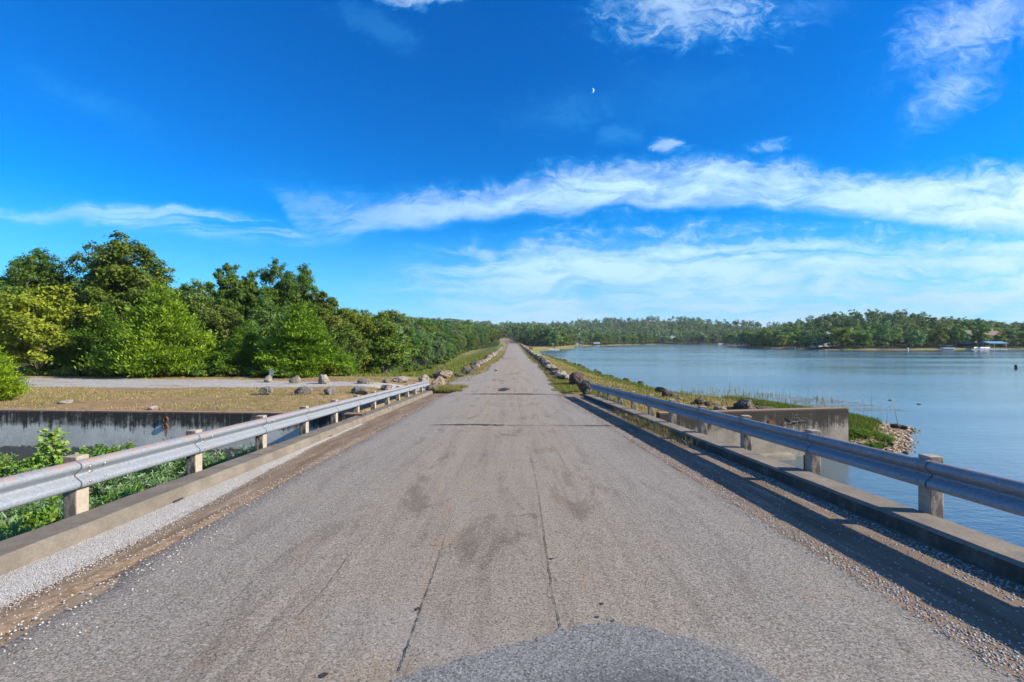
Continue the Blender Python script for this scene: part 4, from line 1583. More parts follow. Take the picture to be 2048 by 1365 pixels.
def crown_arrays(seed, h, rad, cb, nclump, nleaf, leaf, cr=(.20, .34), lobes=.28, bottom=.6, asp=.6, subn=7):
    """leaves gathered in twig clusters, clusters in limbs, limbs in an uneven crown"""
    r = np.random.RandomState(seed)
    zc = cb + (h - cb) * .45
    D = unit(r, nclump)
    D[:, 2] = np.where(D[:, 2] < -.8, -D[:, 2] * .5, D[:, 2])
    rho = r.uniform(.12, 1, nclump) ** .45 * .84
    ph = r.uniform(0, 6.28, 5)
    az = np.arctan2(D[:, 1], D[:, 0])
    lob = 1 + lobes * (np.sin(2 * az + ph[0]) * .5 + np.sin(3 * az + ph[1] + D[:, 2] * 3) * .5 + np.sin(5 * D[:, 2] + ph[2]) * .5)
    up = np.where(D[:, 2] > 0, (h - zc) * (1 + .2 * (lob - 1)), (zc - cb) * 1.25)
    Cc = np.stack([D[:, 0] * rad * rho * lob, D[:, 1] * rad * rho * lob, zc + D[:, 2] * rho * up], 1)
    cR = rad * r.uniform(cr[0], cr[1], nclump)
    sub = np.repeat(np.arange(nclump), subn)
    ns = len(sub)
    sd_dir = unit(r, ns)
    Sc = Cc[sub] + sd_dir * (cR[sub] * r.uniform(.45, 1.0, ns))[:, None] * np.array([1, 1, .75])
    sR = cR[sub] * r.uniform(.26, .50, ns)
    prob = sR ** 2 / (sR ** 2).sum()
    k = r.choice(ns, nleaf, p=prob)
    d = r.normal(0, .62, (nleaf, 3))
    P = Sc[k] + d * sR[k][:, None] * np.array([1.1, 1.1, .7])
    P[:, 2] = np.maximum(P[:, 2], .04)
    Nn = d * .55 + D[sub][k] * .35 + np.array([0, 0, .40]) + r.normal(0, .55, (nleaf, 3))
    Nn /= np.linalg.norm(Nn, axis=1)[:, None]
    U = np.cross(Nn, unit(r, nleaf))
    ln = leaf * r.uniform(.65, 1.35, nleaf)
    V = leaf_arrays(P, U, Nn, ln, ln * asp)
    ct = r.uniform(0, 1, nclump)
    st = r.uniform(0, 1, ns)
    tint = np.clip(.30 * r.uniform(0, 1, nleaf) + .28 * ct[sub][k] + .26 * st[k] + .08, 0, 1)
    return V, tint, Cc, cR, zc


def trunk_bm(seed, h, rad, cb, Cc, nl, tr, bm=None, sides=6, sub=True):
    r = random.Random(seed)
    bm = bm or bmesh.new()
    lean = (r.uniform(-.06, .06) * h, r.uniform(-.06, .06) * h)
    top = h * .80
    P, Rr = [], []
    for i in range(6):
        f = i / 5
        P.append((lean[0] * f + r.uniform(-.02, .02) * h * f, lean[1] * f + r.uniform(-.02, .02) * h * f, -.25 + (top + .25) * f))
        Rr.append(tr * (1.15 - .95 * f) * (1.25 if i == 0 else 1))
    tube(bm, P, Rr, sides)
    sel = r.sample(range(len(Cc)), min(nl, len(Cc)))
    for j in sel:
        c = Cc[j]
        zb = min(max(cb * .8, c[2] - .35 * h - .2), top * .85)
        f = zb / top
        a = Vector((lean[0] * f, lean[1] * f, zb))
        b_ = Vector(c)
        m = (a + b_) / 2 + Vector((r.uniform(-.3, .3), r.uniform(-.3, .3), r.uniform(0, .5))) * h * .05
        tube(bm, (a, a.lerp(m, .5) + Vector((0, 0, .01 * h)), m, b_), (tr * .42, tr * .34, tr * .24, tr * .06), max(4, sides - 2))
        if sub:
            for _ in range(2):
                e = m.lerp(b_, r.uniform(.0, .6))
                tip = e + Vector((r.uniform(-1, 1), r.uniform(-1, 1), r.uniform(.1, .9))) * rad * .22
                tube(bm, (e, e.lerp(tip, .5), tip), (tr * .16, tr * .1, tr * .03), 4)
    return bm


def broadleaf(name, seed, h, rad, cb, nclump, nleaf, leaf, mat, bark=None, nl=12, tr=None, **kw):
    """thing with trunk and crown parts, built at the origin (prototype)"""
    V, tint, Cc, cR, zc = crown_arrays(seed, h, rad, cb, nclump, nleaf, leaf, **kw)
    root = empty(name)
    bm = trunk_bm(seed, h, rad, cb, Cc, nl, tr or .028 * h)
    bm_obj('trunk', bm, bark or M_BARK, root, True)
    obj('crown', leaf_mesh('crown', V, tint, [mat]), root)
    return root


def cedar(name, seed, h, rad, nspray, mat, base=.03):
    r = np.random.RandomState(seed)
    nb = 420
    t = np.sort(r.uniform(base, .97, nb) ** 1.15)
    az = r.uniform(0, 6.28, nb)
    ph = r.uniform(0, 6.28, 4)
    L = rad * (1 - t) ** .82 * (.82 + .16 * np.sin(2 * az + ph[0]) + .14 * np.sin(3 * az + 9 * t + ph[1]) + r.uniform(-.18, .22, nb)) * np.minimum(1, .62 + t * 4)
    L = np.maximum(L, .12 * rad)
    k = r.choice(nb, nspray, p=(L ** 1.6) / (L ** 1.6).sum())
    f = r.uniform(.22, 1, nspray) ** .62
    rise = r.uniform(.05, .35, nb)
    out = np.stack([np.cos(az), np.sin(az), np.zeros(nb)], 1)
    spread = .15 + .17 * L[k] * (1.2 - f)
    P = out[k] * (L[k] * f)[:, None] + np.stack([np.zeros(nspray), np.zeros(nspray), t[k] * h + rise[k] * L[k] * f ** 1.5], 1)
    P += r.normal(0, 1, (nspray, 3)) * spread[:, None] * np.array([1, 1, .55])
    P[:, 2] = np.maximum(P[:, 2], .05)
    U = out[k] * .6 + np.array([0, 0, .75]) + r.normal(0, .42, (nspray, 3))
    Nn = unit(r, nspray) + np.array([0, 0, .5]) + out[k] * .5
    ln = r.uniform(.12, .32, nspray) * (.55 + .06 * h)
    V = leaf_arrays(P, U, Nn, ln, ln * .30, .05)
    bt = r.uniform(0, 1, nb)
    tint = np.clip(.1 + .4 * bt[k] + .28 * r.uniform(0, 1, nspray) + .25 * f ** 3, 0, 1)
    root = empty(name)
    bm = bmesh.new()
    tube(bm, [(0, 0, -.2), (0, .02, h * .3), (.03, 0, h * .7), (0, 0, h * .96)], [.022 * h, .018 * h, .01 * h, .003 * h])
    for j in r.choice(nb, 46, replace=False):
        a = Vector((0, 0, t[j] * h))
        b_ = Vector(out[j] * L[j] * .85) + Vector((0, 0, t[j] * h + rise[j] * L[j] * .8))
        tube(bm, (a, a.lerp(b_, .55) - Vector((0, 0, .03 * L[j])), b_), (.006 * h, .004 * h, .0015 * h), 4)
    bm_obj('trunk', bm, M_BARK, root, True)
    obj('crown', leaf_mesh('crown', V, tint, [mat]), root)
    return root


def place(proto, x, y, sc=(1, 1), rz=None, label='', cat='tree', group=None, col=None, z=None, first={}):
    if proto.name not in first:
        first[proto.name] = 1
        o = proto
    else:
        o = copy_tree(proto)
    o.location = (x, y, (h1(x, y) if z is None else z) - .05)
    o.rotation_euler = (0, 0, rk.uniform(0, 6.28) if rz is None else rz)
    o.scale = (sc[0], sc[0], sc[1])
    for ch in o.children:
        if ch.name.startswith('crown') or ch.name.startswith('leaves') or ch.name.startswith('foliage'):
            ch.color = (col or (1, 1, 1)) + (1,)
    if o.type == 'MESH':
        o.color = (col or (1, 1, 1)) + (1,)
    return props(o, label, cat, group)


# ================================================================== woodland on the channel side
PA = broadleaf('oak_tree', 101, 14.6, 5.2, 2.0, 120, 46000, .24, L_OAK, nl=30, cr=(.13, .22), lobes=.35, subn=8)            # tall open oak
PB = broadleaf('oak_tree', 102, 13.0, 3.0, 1.6, 74, 26000, .24, L_OAK, nl=18, cr=(.16, .27), lobes=.4)             # tall narrow oak
PC = broadleaf('blackjack_oak', 103, 8.0, 3.9, .2, 90, 24000, .23, L_YEL, nl=18, cr=(.15, .25), lobes=.2)
PD = broadleaf('hardwood_tree', 104, 10.0, 3.4, .5, 80, 22000, .21, L_MIX, nl=16, cr=(.15, .25))
PE = broadleaf('hardwood_tree', 105, 11.0, 3.8, .5, 80, 22000, .23, L_MIX, nl=16, cr=(.16, .26), lobes=.35)
PF = cedar('cedar_tree', 106, 7.6, 3.6, 44000, L_CED)
PG = cedar('cedar_tree', 107, 8.4, 3.2, 42000, L_CED)
G_L = 'woodland trees behind the gravel drive'


def wood(proto, px_, Y, top_y, width, label, cat='tree', col=None, group=G_L, h0=None, r0=None):
    x = (px_ - CX) / F * Y
    z = h1(x, Y)
    top = CZ + (CY - top_y) * Y / F
    return place(proto, x, Y, ((width / 2 * Y / F) / r0, (top - z) / h0), None, label, cat, group, col)


a = dict(h0=14.0, r0=4.9)
b = dict(h0=12.6, r0=3.0)
c = dict(h0=7.9, r0=3.9)
d = dict(h0=9.8, r0=3.4)
e = dict(h0=10.8, r0=3.8)
f_ = dict(h0=7.5, r0=3.5)
g_ = dict(h0=8.3, r0=3.1)
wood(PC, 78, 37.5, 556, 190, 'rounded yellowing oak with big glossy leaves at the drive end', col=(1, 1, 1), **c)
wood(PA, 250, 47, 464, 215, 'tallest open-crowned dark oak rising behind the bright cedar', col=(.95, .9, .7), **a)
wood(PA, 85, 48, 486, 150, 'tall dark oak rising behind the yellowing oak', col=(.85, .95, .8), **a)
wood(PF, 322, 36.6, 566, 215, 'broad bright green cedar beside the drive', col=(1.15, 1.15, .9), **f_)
wood(PG, 200, 40.5, 600, 150, 'dark green cedar between the yellowing oak and the bright cedar', col=(.5, .62, .6), **g_)
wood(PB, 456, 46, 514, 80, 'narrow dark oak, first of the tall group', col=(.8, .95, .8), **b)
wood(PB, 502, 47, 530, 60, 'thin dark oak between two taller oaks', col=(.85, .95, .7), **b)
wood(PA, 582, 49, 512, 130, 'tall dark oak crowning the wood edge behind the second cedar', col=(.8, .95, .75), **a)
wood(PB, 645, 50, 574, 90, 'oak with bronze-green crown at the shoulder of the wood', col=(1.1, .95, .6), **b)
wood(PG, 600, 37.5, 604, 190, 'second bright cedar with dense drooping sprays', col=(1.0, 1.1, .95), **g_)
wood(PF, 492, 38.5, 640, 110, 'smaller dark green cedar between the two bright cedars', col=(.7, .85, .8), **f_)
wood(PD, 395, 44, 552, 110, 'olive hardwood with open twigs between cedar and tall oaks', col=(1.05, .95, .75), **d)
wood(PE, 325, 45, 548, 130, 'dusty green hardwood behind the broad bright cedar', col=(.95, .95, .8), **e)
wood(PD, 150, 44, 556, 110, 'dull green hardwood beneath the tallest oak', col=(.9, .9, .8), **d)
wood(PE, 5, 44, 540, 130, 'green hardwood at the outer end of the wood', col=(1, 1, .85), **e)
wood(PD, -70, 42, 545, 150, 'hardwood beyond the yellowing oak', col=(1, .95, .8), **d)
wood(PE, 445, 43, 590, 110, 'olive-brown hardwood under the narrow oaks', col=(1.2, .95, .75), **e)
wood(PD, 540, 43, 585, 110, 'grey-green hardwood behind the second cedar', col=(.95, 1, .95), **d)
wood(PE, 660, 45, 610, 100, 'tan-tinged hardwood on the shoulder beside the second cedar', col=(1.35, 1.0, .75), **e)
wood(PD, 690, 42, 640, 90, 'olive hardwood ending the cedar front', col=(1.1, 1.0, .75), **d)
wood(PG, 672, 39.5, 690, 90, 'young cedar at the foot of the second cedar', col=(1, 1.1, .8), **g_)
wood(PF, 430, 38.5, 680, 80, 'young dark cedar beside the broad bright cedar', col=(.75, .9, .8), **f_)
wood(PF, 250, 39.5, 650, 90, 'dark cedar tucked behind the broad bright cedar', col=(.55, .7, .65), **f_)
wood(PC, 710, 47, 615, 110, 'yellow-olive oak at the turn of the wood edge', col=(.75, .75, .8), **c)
wood(PD, 140, 39.5, 660, 80, 'dark green understorey hardwood beside the yellowing oak', col=(.6, .7, .65), **d)
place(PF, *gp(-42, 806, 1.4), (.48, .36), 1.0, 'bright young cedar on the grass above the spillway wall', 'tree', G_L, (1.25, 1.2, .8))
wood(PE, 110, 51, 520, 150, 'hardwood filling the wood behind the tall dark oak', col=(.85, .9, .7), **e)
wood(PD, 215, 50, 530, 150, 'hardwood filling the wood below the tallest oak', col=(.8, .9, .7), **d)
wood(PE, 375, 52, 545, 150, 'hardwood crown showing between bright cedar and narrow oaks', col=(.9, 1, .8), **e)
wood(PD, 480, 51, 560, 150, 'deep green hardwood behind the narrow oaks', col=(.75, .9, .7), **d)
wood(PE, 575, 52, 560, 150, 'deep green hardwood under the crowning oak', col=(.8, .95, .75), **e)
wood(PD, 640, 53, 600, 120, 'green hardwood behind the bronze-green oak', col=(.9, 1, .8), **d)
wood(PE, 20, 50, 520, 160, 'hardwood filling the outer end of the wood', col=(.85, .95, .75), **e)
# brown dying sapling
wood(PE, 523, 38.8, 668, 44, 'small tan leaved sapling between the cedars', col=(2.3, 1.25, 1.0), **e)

TN = [('fresh green', (1, 1, 1)), ('blue-green', (.75, .95, 1.0)), ('olive', (1.2, 1.05, .7)), ('deep green', (.72, .9, .7)), ('bronze-tinged', (1.35, 1.0, .7)), ('pale grey-green', (1.2, 1.25, 1.35))]
tints = [c_ for _, c_ in TN]
# hedge of low brush at the foot of the wood
def brush_proto(seed, leafmat, nleaf=2600, leaf=.13, asp=.5, hgt=1.0, rad=.7):
    V, tint, Cc, cR, zc = crown_arrays(seed, hgt, rad, .02, 22, nleaf, leaf, cr=(.25, .42), lobes=.4, bottom=1.2, asp=asp)
    V[:, 2] = np.maximum(V[:, 2], .0)
    root = empty('shrub')
    bm = bmesh.new()
    r = random.Random(seed)
    for j in range(9):
        cc = Vector(Cc[j])
        tube(bm, ((r.uniform(-.05, .05), r.uniform(-.05, .05), -.1), cc * .5 + Vector((0, 0, .05)), cc), (.014, .01, .004), 4)
    bm_obj('stem', bm, M_BARK, root, True)
    obj('leaves', leaf_mesh('leaves', V, tint, [leafmat]), root)
    return root


SH1 = brush_proto(201, L_MIX, 2200, .16)
SH2 = brush_proto(202, L_OAK, 2200, .17)
for i in range(34):
    px_ = 60 + i * 19 + rk.uniform(-8, 8)
    Y = 35.4 + rk.uniform(0, 1.6) + (2.0 if px_ > 620 else 0) + (1.2 if px_ < 190 else 0)
    x = (px_ - CX) / F * Y
    s = rk.uniform(.6, 1.25)
    tn, tt = rk.choice(TN)
    place(rk.choice((SH1, SH2)), x, Y, (s * 1.2, s * .95), None, tn + (' tall' if s > .95 else ' low') + ' brush at the foot of the wood behind the drive', 'shrub', tn + (' tall' if s > .95 else ' low') + ' brush along the wood edge', tt)

# ------------------------------------------------------------------ mid-distance wood along the dam toe
def tree_proto(name, seed, h, rad, cb, nclump, nleaf, leaf, mat, bark=M_BARK, **kw):
    V, tint, Cc, cR, zc = crown_arrays(seed, h, rad, cb, nclump, nleaf, leaf, **kw)
    root = empty(name)
    bm_obj('trunk', trunk_bm(seed, h, rad, cb, Cc, 7, .024 * h, sides=5, sub=False), bark, root, True)
    obj('crown', leaf_mesh('crown', V, tint, [mat]), root)
    return root


MID = [tree_proto('hardwood_tree', 301 + i, 11, 3.4, (.2, .4, .2, .5, .3)[i], 54, 8000, .36, (L_MIX, L_FAR, L_OAK, L_FAR, L_MIX)[i], cr=(.20, .34), lobes=.3) for i in range(5)]
MID.append(tree_proto('sycamore_tree', 309, 11, 3.0, 1.0, 46, 7000, .36, L_FAR, M_PALEBARK, cr=(.2, .3), lobes=.35))
edge_line = [(-15.5, 50), (-18, 57), (-19.5, 65), (-18.5, 76), (-16.8, 88), (-16.3, 100), (-17.5, 118), (-19, 140), (-19.6, 166), (-19, 190), (-15.6, 215), (-13, 244), (-10.5, 268), (-9.5, 292), (-14, 318)]
EL = np.array(edge_line)
G_M = 'trees of the wood along the dam toe'
midn = 0
for row in range(4):
    L = 0
    seg = np.hypot(*np.diff(EL, axis=0).T)
    tot = seg.sum()
    sdist = row * 1.7
    step = 5.4 + row * .9
    while sdist < tot:
        if row >= 3 and sdist < 30:
            sdist += step
            continue
        cs = np.concatenate([[0], np.cumsum(seg)])
        X_, Y_ = np.interp(sdist, cs, EL[:, 0]), np.interp(sdist, cs, EL[:, 1])
        x = X_ - 2.2 - row * 5.0 + rk.uniform(-1.2, 1.2)
        y = Y_ + rk.uniform(-1.2, 1.2)
        hh = (.72 if row == 0 else .92 + .08 * row) * rk.uniform(.85, 1.15)
        if Y_ > 230:
            hh *= .9
        pr = rk.choice(MID[:5]) if not (row == 0 and 118 < Y_ < 123.5) else MID[5]
        tn, tt = rk.choice(TN)
        place(pr, x, y, (hh * rk.uniform(.92, 1.15), hh), None,
              (tn + ' leafy tree at the front edge of the wood below the dam' if row == 0 else tn + ' tree rising behind the front edge of the wood below the dam') if pr is not MID[5] else 'pale-trunked sycamore at the front edge of the wood below the dam', 'tree',
              (tn + ' trees along the front of the toe wood') if row == 0 else (tn + ' trees inside the toe wood'), tt)
        midn += 1
        sdist += step * rk.uniform(.85, 1.15) * (1.0 if Y_ < 140 else 1.5)
for x_, y_, hh, lb in ((-13.2, 47.5, .62, 'small rounded tree filling the corner where the wood turns along the dam'), (-15.2, 53.5, .66, 'leafy young tree just past the corner of the wood'), (-16.6, 60.5, .6, 'low spreading tree after the corner of the wood')):
    place(MID[(int(y_)) % 5], x_, y_, (hh * 1.15, hh), None, lb, 'tree', None, (1.0, 1.05, .8))
for i in range(60):
    sdist = rk.uniform(0, 230)
    X_, Y_ = np.interp(sdist, cs, EL[:, 0]), np.interp(sdist, cs, EL[:, 1])
    s = rk.uniform(.9, 2.1)
    tn, tt = rk.choice(TN)
    place(rk.choice((SH1, SH2)), X_ + rk.uniform(-.6, .9), Y_, (s, s * .9), None, tn + ' shrub fringing the wood below the dam', 'shrub', tn + ' shrubs fringing the toe wood', tt)

# ------------------------------------------------------------------ far trees: one mesh each
def far_proto(name, seed, h, rad, cb, nleaf, leaf, mat, bark=M_BARK, **kw):
    V, tint, Cc, cR, zc = crown_arrays(seed, h, rad, cb, 30, nleaf, leaf, subn=4, **kw)
    bm = trunk_bm(seed, h, rad, cb, Cc, 4, .022 * h, sides=5, sub=False)
    me = bpy.data.meshes.new(name)
    lay = None
    vs0 = [bm.verts.new(v) for v in V]
    for i in range(len(V) // 4):
        f = bm.faces.new(vs0[i * 4:i * 4 + 4])
        f.material_index = 1
    bm.verts.index_update()
    n0 = len(bm.verts) - len(V)
    bm.to_mesh(me)
    bm.free()
    at = me.attributes.new('tint', 'FLOAT', 'POINT')
    at.data.foreach_set('value', np.concatenate([np.zeros(n0), np.repeat(tint, 4)]).astype(np.float32))
    me.materials.append(bark)
    me.materials.append(mat)
    return me


FAR = [far_proto('lakeshore_tree', 401 + i, 11, (4.0, 3.6, 4.4, 3.3)[i], (.5, .3, .7, .2)[i], 3000, .58, (L_FAR, L_FAR, L_MIX, L_OAK)[i], cr=(.22, .36), lobes=.25) for i in range(4)]
far_count = 0


def far_tree(x, y, s, label, group, col, mi=None, z=None):
    global far_count
    me = FAR[rk.randrange(4) if mi is None else mi]
    o = obj('lakeshore_tree', me, None, (x, y, (h1(x, y) if z is None else z) - .1), (0, 0, rk.uniform(0, 6.28)), (s * rk.uniform(.95, 1.2), s * rk.uniform(.95, 1.2), s))
    o.color = col + (1,)
    far_count += 1
    return props(o, label, 'tree', group)


def named_tree(x, y, s, place_, grp, br=1.0):
    tn, tt = rk.choice(TN)
    k = br * rk.uniform(.9, 1.15)
    sz = 'small' if s < .8 else ('tall' if s > 1.0 else 'mid-sized')
    return far_tree(x, y, s, sz + ' ' + tn + ' tree ' + place_, sz + ' ' + tn + ' ' + grp, tuple(k * v for v in tt))


def rcol(lo=.75, hi=1.2, warm=.25):
    k = rk.uniform(lo, hi)
    w = rk.uniform(0, warm)
    return (k * (1 + w), k, k * (1 - w * .5))


# hill at the far end of the dam
pts = []
for _ in range(900):
    x, y = rk.uniform(-40, 46), rk.uniform(205, 330)
    if abs(x - float(road_x(y))) < 7 or x < -14:
        continue
    s = float(lake_sd(np.array([x]), np.array([y]))[0])
    if s < 3.0 or (y < 232 and s < 30 and x < 12) or (x < 16 and y < 250) or (x < 10 and y < 268):
        continue
    if all((x - a_) ** 2 + (y - b_) ** 2 > 5.3 ** 2 for a_, b_ in pts):
        pts.append((x, y))
pts.sort(key=lambda p: p[1])
for x, y in pts[:58]:
    named_tree(x, y, rk.uniform(.62, 1.05), 'in the grove beyond the far end of the dam', 'trees of the dam-end grove')
hill_pts = pts[58:]
# shore of the wooded point across the lake
shore = [LAKE[i] for i in range(len(LAKE)) if LAKE[i][1] > 180 and LAKE[i][0] > 125 and LAKE[i][0] < 460]
pts = []
for _ in range(5000):
    x, y = rk.uniform(125, 330), rk.uniform(196, 330)
    if abs((x / y) - .6) > .66:
        continue
    s = float(lake_sd(np.array([x]), np.array([y]))[0])
    if s < 3.5 or s > 62:
        continue
    if 158 < x < 250 and s < 9 and rk.random() < .4:
        continue
    if all((x - a_) ** 2 + (y - b_) ** 2 > 7.0 ** 2 for a_, b_, _s in pts):
        pts.append((x, y, s))
pts.sort(key=lambda p: p[2])
HOUSES_XY = [(151, 220), (161, 224), (233, 226), (243, 229)]
pts = [p for p in pts if all((p[0] - q[0]) ** 2 + (p[1] - q[1]) ** 2 > 36 for q in HOUSES_XY)]
for x, y, s in pts[:96]:
    named_tree(x, y, rk.uniform(.72, 1.15), 'on the wooded point across the lake', 'trees on the wooded point', 1.35)
point_rest = [(x, y) for x, y, s in pts[96:]]
x_, y_ = gp(1797, 694, .8)
far_tree(x_, y_ + 3, .62, 'pinkish brown tree standing out on the wooded point', None, (2.6, 1.2, 1.2), 1)
x_, y_ = gp(1690, 697, .6)
far_tree(x_, y_ + 2, .86, 'yellow-green round tree beside the white lake house', None, (1.7, 1.5, .9), 0)
for x_, y_, s_f, lb in ((227.5, 219, .62, 'small tree before the larger red-roofed house'), (236.5, 221, .6, 'bushy tree between the two red-roofed houses'), (247, 224, .65, 'tree before the smaller red-roofed house'), (147.5, 211, .62, 'small leafy tree in front of the gabled white lake house'), (156.5, 212, .7, 'leafy tree screening the gap between the two white lake houses'),
                        (165.5, 214.5, .6, 'small tree before the white lake house with a grey roof'), (45.5, 341, .75, 'tree half hiding the white two storey house'), (52.5, 345, .7, 'tree beside the white two storey house')):
    far_tree(x_, y_, s_f, lb, None, (1.1, 1.15, 1.0))
# far bay shore
bay = [gp(*p) for p in [(1150, 693), (1200, 692.4), (1260, 690.5), (1325, 689.2), (1380, 689.2), (1430, 689.8), (1488, 694.5)]]
nb_ = 0
for i in range(len(bay) - 1):
    L = math.hypot(bay[i + 1][0] - bay[i][0], bay[i + 1][1] - bay[i][1])
    k = max(1, int(L / 10.5))
    for j in range(k):
        f = (j + rk.random() * .6) / k
        x, y = bay[i][0] + (bay[i + 1][0] - bay[i][0]) * f, bay[i][1] + (bay[i + 1][1] - bay[i][1]) * f
        for off in (6, 15):
            xx, yy_ = x + rk.uniform(-3, 3) + (off * .6 if i >= 4 else 0), y + off
            if float(lake_sd(np.array([xx]), np.array([yy_]))[0]) < 3:
                continue
            if math.hypot(xx - 190, yy_ - 552) < 16:
                continue
            named_tree(xx, yy_, rk.uniform(.75, 1.2), 'lining the far bay of the lake', 'trees lining the far bay')
            nb_ += 1

# ------------------------------------------------------------------ distant wood as one mass
r = np.random.RandomState(99)
protoC = [crown_arrays(500 + i, 12, 4.6, .3, 18, 110, 1.9, cr=(.24, .36), lobes=.3, subn=3)[:2] for i in range(6)]
protoN = [crown_arrays(520 + i, 12, 4.6, .3, 24, 420, 1.05, cr=(.20, .32), lobes=.3, subn=4)[:2] for i in range(6)]
FV, FT = [], []
cand = []
for (x0, x1, y0, y1, n) in ((-220, 60, 300, 520, 800), (-500, 330, 380, 800, 2600), (-700, 1100, 640, 1500, 2600), (170, 900, 215, 560, 1500), (-160, -30, 60, 330, 420)):
    X = r.uniform(x0, x1, n)
    Y = r.uniform(y0, y1, n)
    ok = (lake_sd(X, Y) > 6) & (np.abs(X - road_x(Y)) > 8) & (np.abs(X / Y) < 1.25)
    if x0 == -160:
        ok &= X < np.interp(Y, EL[:, 1], EL[:, 0]) - 27
    if x0 == 170:
        ok &= (lake_sd(X, Y) > 40) | (X > 330)
    cand.append(np.stack([X[ok], Y[ok]], 1))
cand.append(np.array(hill_pts + point_rest))
cand = np.concatenate(cand)
ZZ = H(cand[:, 0], cand[:, 1])
for i, (x, y) in enumerate(cand):
    V, tnt = (protoN if y < 430 else protoC)[i % 6]
    a_ = r.uniform(0, 6.28)
    s = r.uniform(.75, 1.15) * (.85 if y < 400 else 1.0)
    ca, sa = math.cos(a_) * s, math.sin(a_) * s
    FV.append(np.stack([V[:, 0] * ca - V[:, 1] * sa + x, V[:, 0] * sa + V[:, 1] * ca + y, V[:, 2] * s + ZZ[i]], 1))
    FT.append(np.clip(tnt * .6 + r.uniform(-.1, .42), 0, 1))
props(obj('distant_forest', leaf_mesh('distant_forest', np.concatenate(FV), np.concatenate(FT), [L_FAR])), 'continuous wooded hills beyond the lake and the dam', 'forest', kind='stuff')

# ================================================================== plants in the spillway channel
def weed_proto(seed, hgt, rad, nstem, mat, ln=.13, wd=.028, name='weed_bush'):
    r = np.random.RandomState(seed)
    C, U, Nn, T = [], [], [], []
    root = empty(name)
    bm = bmesh.new()
    for _ in range(nstem):
        a, q = r.uniform(0, 6.28), r.uniform(0, 1) ** .6
        tip = np.array([math.cos(a) * rad * q, math.sin(a) * rad * q, hgt * (1 - .45 * q * q) * r.uniform(.75, 1.1)])
        base = np.array([math.cos(a) * .1, math.sin(a) * .1, 0])
        tube(bm, (base - (0, 0, .1), (base + tip) / 2 + np.array([0, 0, .08]), tip), (.008, .006, .002), 3)
        m = 46
        f = r.uniform(.25, 1, m) ** .8
        P = base[None] * (1 - f[:, None]) + tip[None] * f[:, None] + np.stack([np.zeros(m), np.zeros(m), .3 * f * (1 - f)], 1)
        d = unit(r, m) * .8 + np.array([0, 0, .55])
        d /= np.linalg.norm(d, axis=1)[:, None]
        C.append(P + d * ln * .5)
        U.append(d)
        Nn.append(unit(r, m) + np.array([0, 0, .7]))
        T.append(np.clip(r.uniform(.1, .6) + .45 * f * r.uniform(.3, 1, m), 0, 1))
    bm_obj('stem', bm, M_BARK, root, True)
    C, U, Nn, T = map(np.concatenate, (C, U, Nn, T))
    l_ = ln * r.uniform(.7, 1.3, len(C))
    obj('leaves', leaf_mesh('leaves', leaf_arrays(C, U, Nn, l_, l_ * wd / ln), T, [mat]), root)
    return root


W1 = weed_proto(601, 1.15, .75, 110, L_WEED, .105, .017, 'willow_bush')
W2 = weed_proto(602, 1.0, .7, 80, L_WEED, .085, .04, 'weed_bush')
W3 = weed_proto(603, .9, .6, 80, L_WEED, .12, .014, 'weed_bush')
wn_ = 0
for _ in range(1200):
    x, y = rk.uniform(-18.5, -5.4), rk.uniform(2.4, 13.7)
    if x / y < -1.75 or wn_ > 150:
        continue
    k = rk.random()
    pr = W1 if k < .42 else (W2 if k < .75 else W3)
    s = rk.uniform(.95, 1.5)
    blue = pr is W1
    kind_ = 'silvery narrow-leaved willow bush' if blue else ('broad-leaved green weed' if pr is W2 else 'fine-leaved green weed')
    sz = 'big' if s > 1.3 else ('mid-sized' if s > 1.1 else 'small')
    spot = 'close under the spillway wall' if y > 11.3 else ('right below the guardrail' if x > -7.6 else 'in the middle of the spillway channel')
    spot = spot.replace('right below', 'just below')
    place(pr, x, y, (s, s * (1.05 if y < 9 else .8)), None, sz + ' ' + kind_ + ' ' + spot, 'bush' if blue else 'weed', sz + ' ' + kind_ + ' ' + spot,
          (1.25, 1.25, 1.9) if blue else rk.choice([(.9, 1.1, .5), (1.2, 1.2, .5), (.8, 1.0, .6)]))
    wn_ += 1
# leafy sapling against the white band
r = np.random.RandomState(640)
sap = empty('sapling')
bm = bmesh.new()
C, U, Nn, T = [], [], [], []
tube(bm, [(0, 0, -.1), (.03, 0, .8), (0, .02, 1.5), (.03, 0, 2.05)], [.03, .024, .016, .006])
for j in range(34):
    f = .22 + .78 * j / 33
    a_ = j * 2.4
    L = .62 * (1.08 - f) + .10
    z0 = 2.0 * f
    tip = Vector((math.cos(a_) * L, math.sin(a_) * L, z0 + .22 * L + .05))
    tube(bm, [(0, 0, z0), tuple((Vector((0, 0, z0)) + tip) / 2 + Vector((0, 0, .03))), tuple(tip)], [.009, .007, .003], 4)
    for q in np.linspace(.2, 1.08, 20):
        p = np.array([0, 0, z0]) * (1 - q) + np.array(tip) * q + r.normal(0, .05, 3)
        C.append(p)
        dd = np.array([math.cos(a_), math.sin(a_), .1]) + r.normal(0, .7, 3)
        U.append(dd)
        Nn.append(np.array([.3, -.3, 1]) + r.normal(0, .45, 3))
        T.append(np.clip(.35 + .35 * f + r.uniform(-.2, .3), 0, 1))
bm_obj('stem', bm, M_BARK, sap, True)
C, U, Nn, T = map(np.array, (C, U, Nn, T))
l_ = r.uniform(.07, .14, len(C))
obj('leaves', leaf_mesh('leaves', leaf_arrays(C, U, Nn, l_, l_ * .85), T, [L_WEED]), sap)
x_, y_ = (105 - CX) / F * 11.6, 11.6
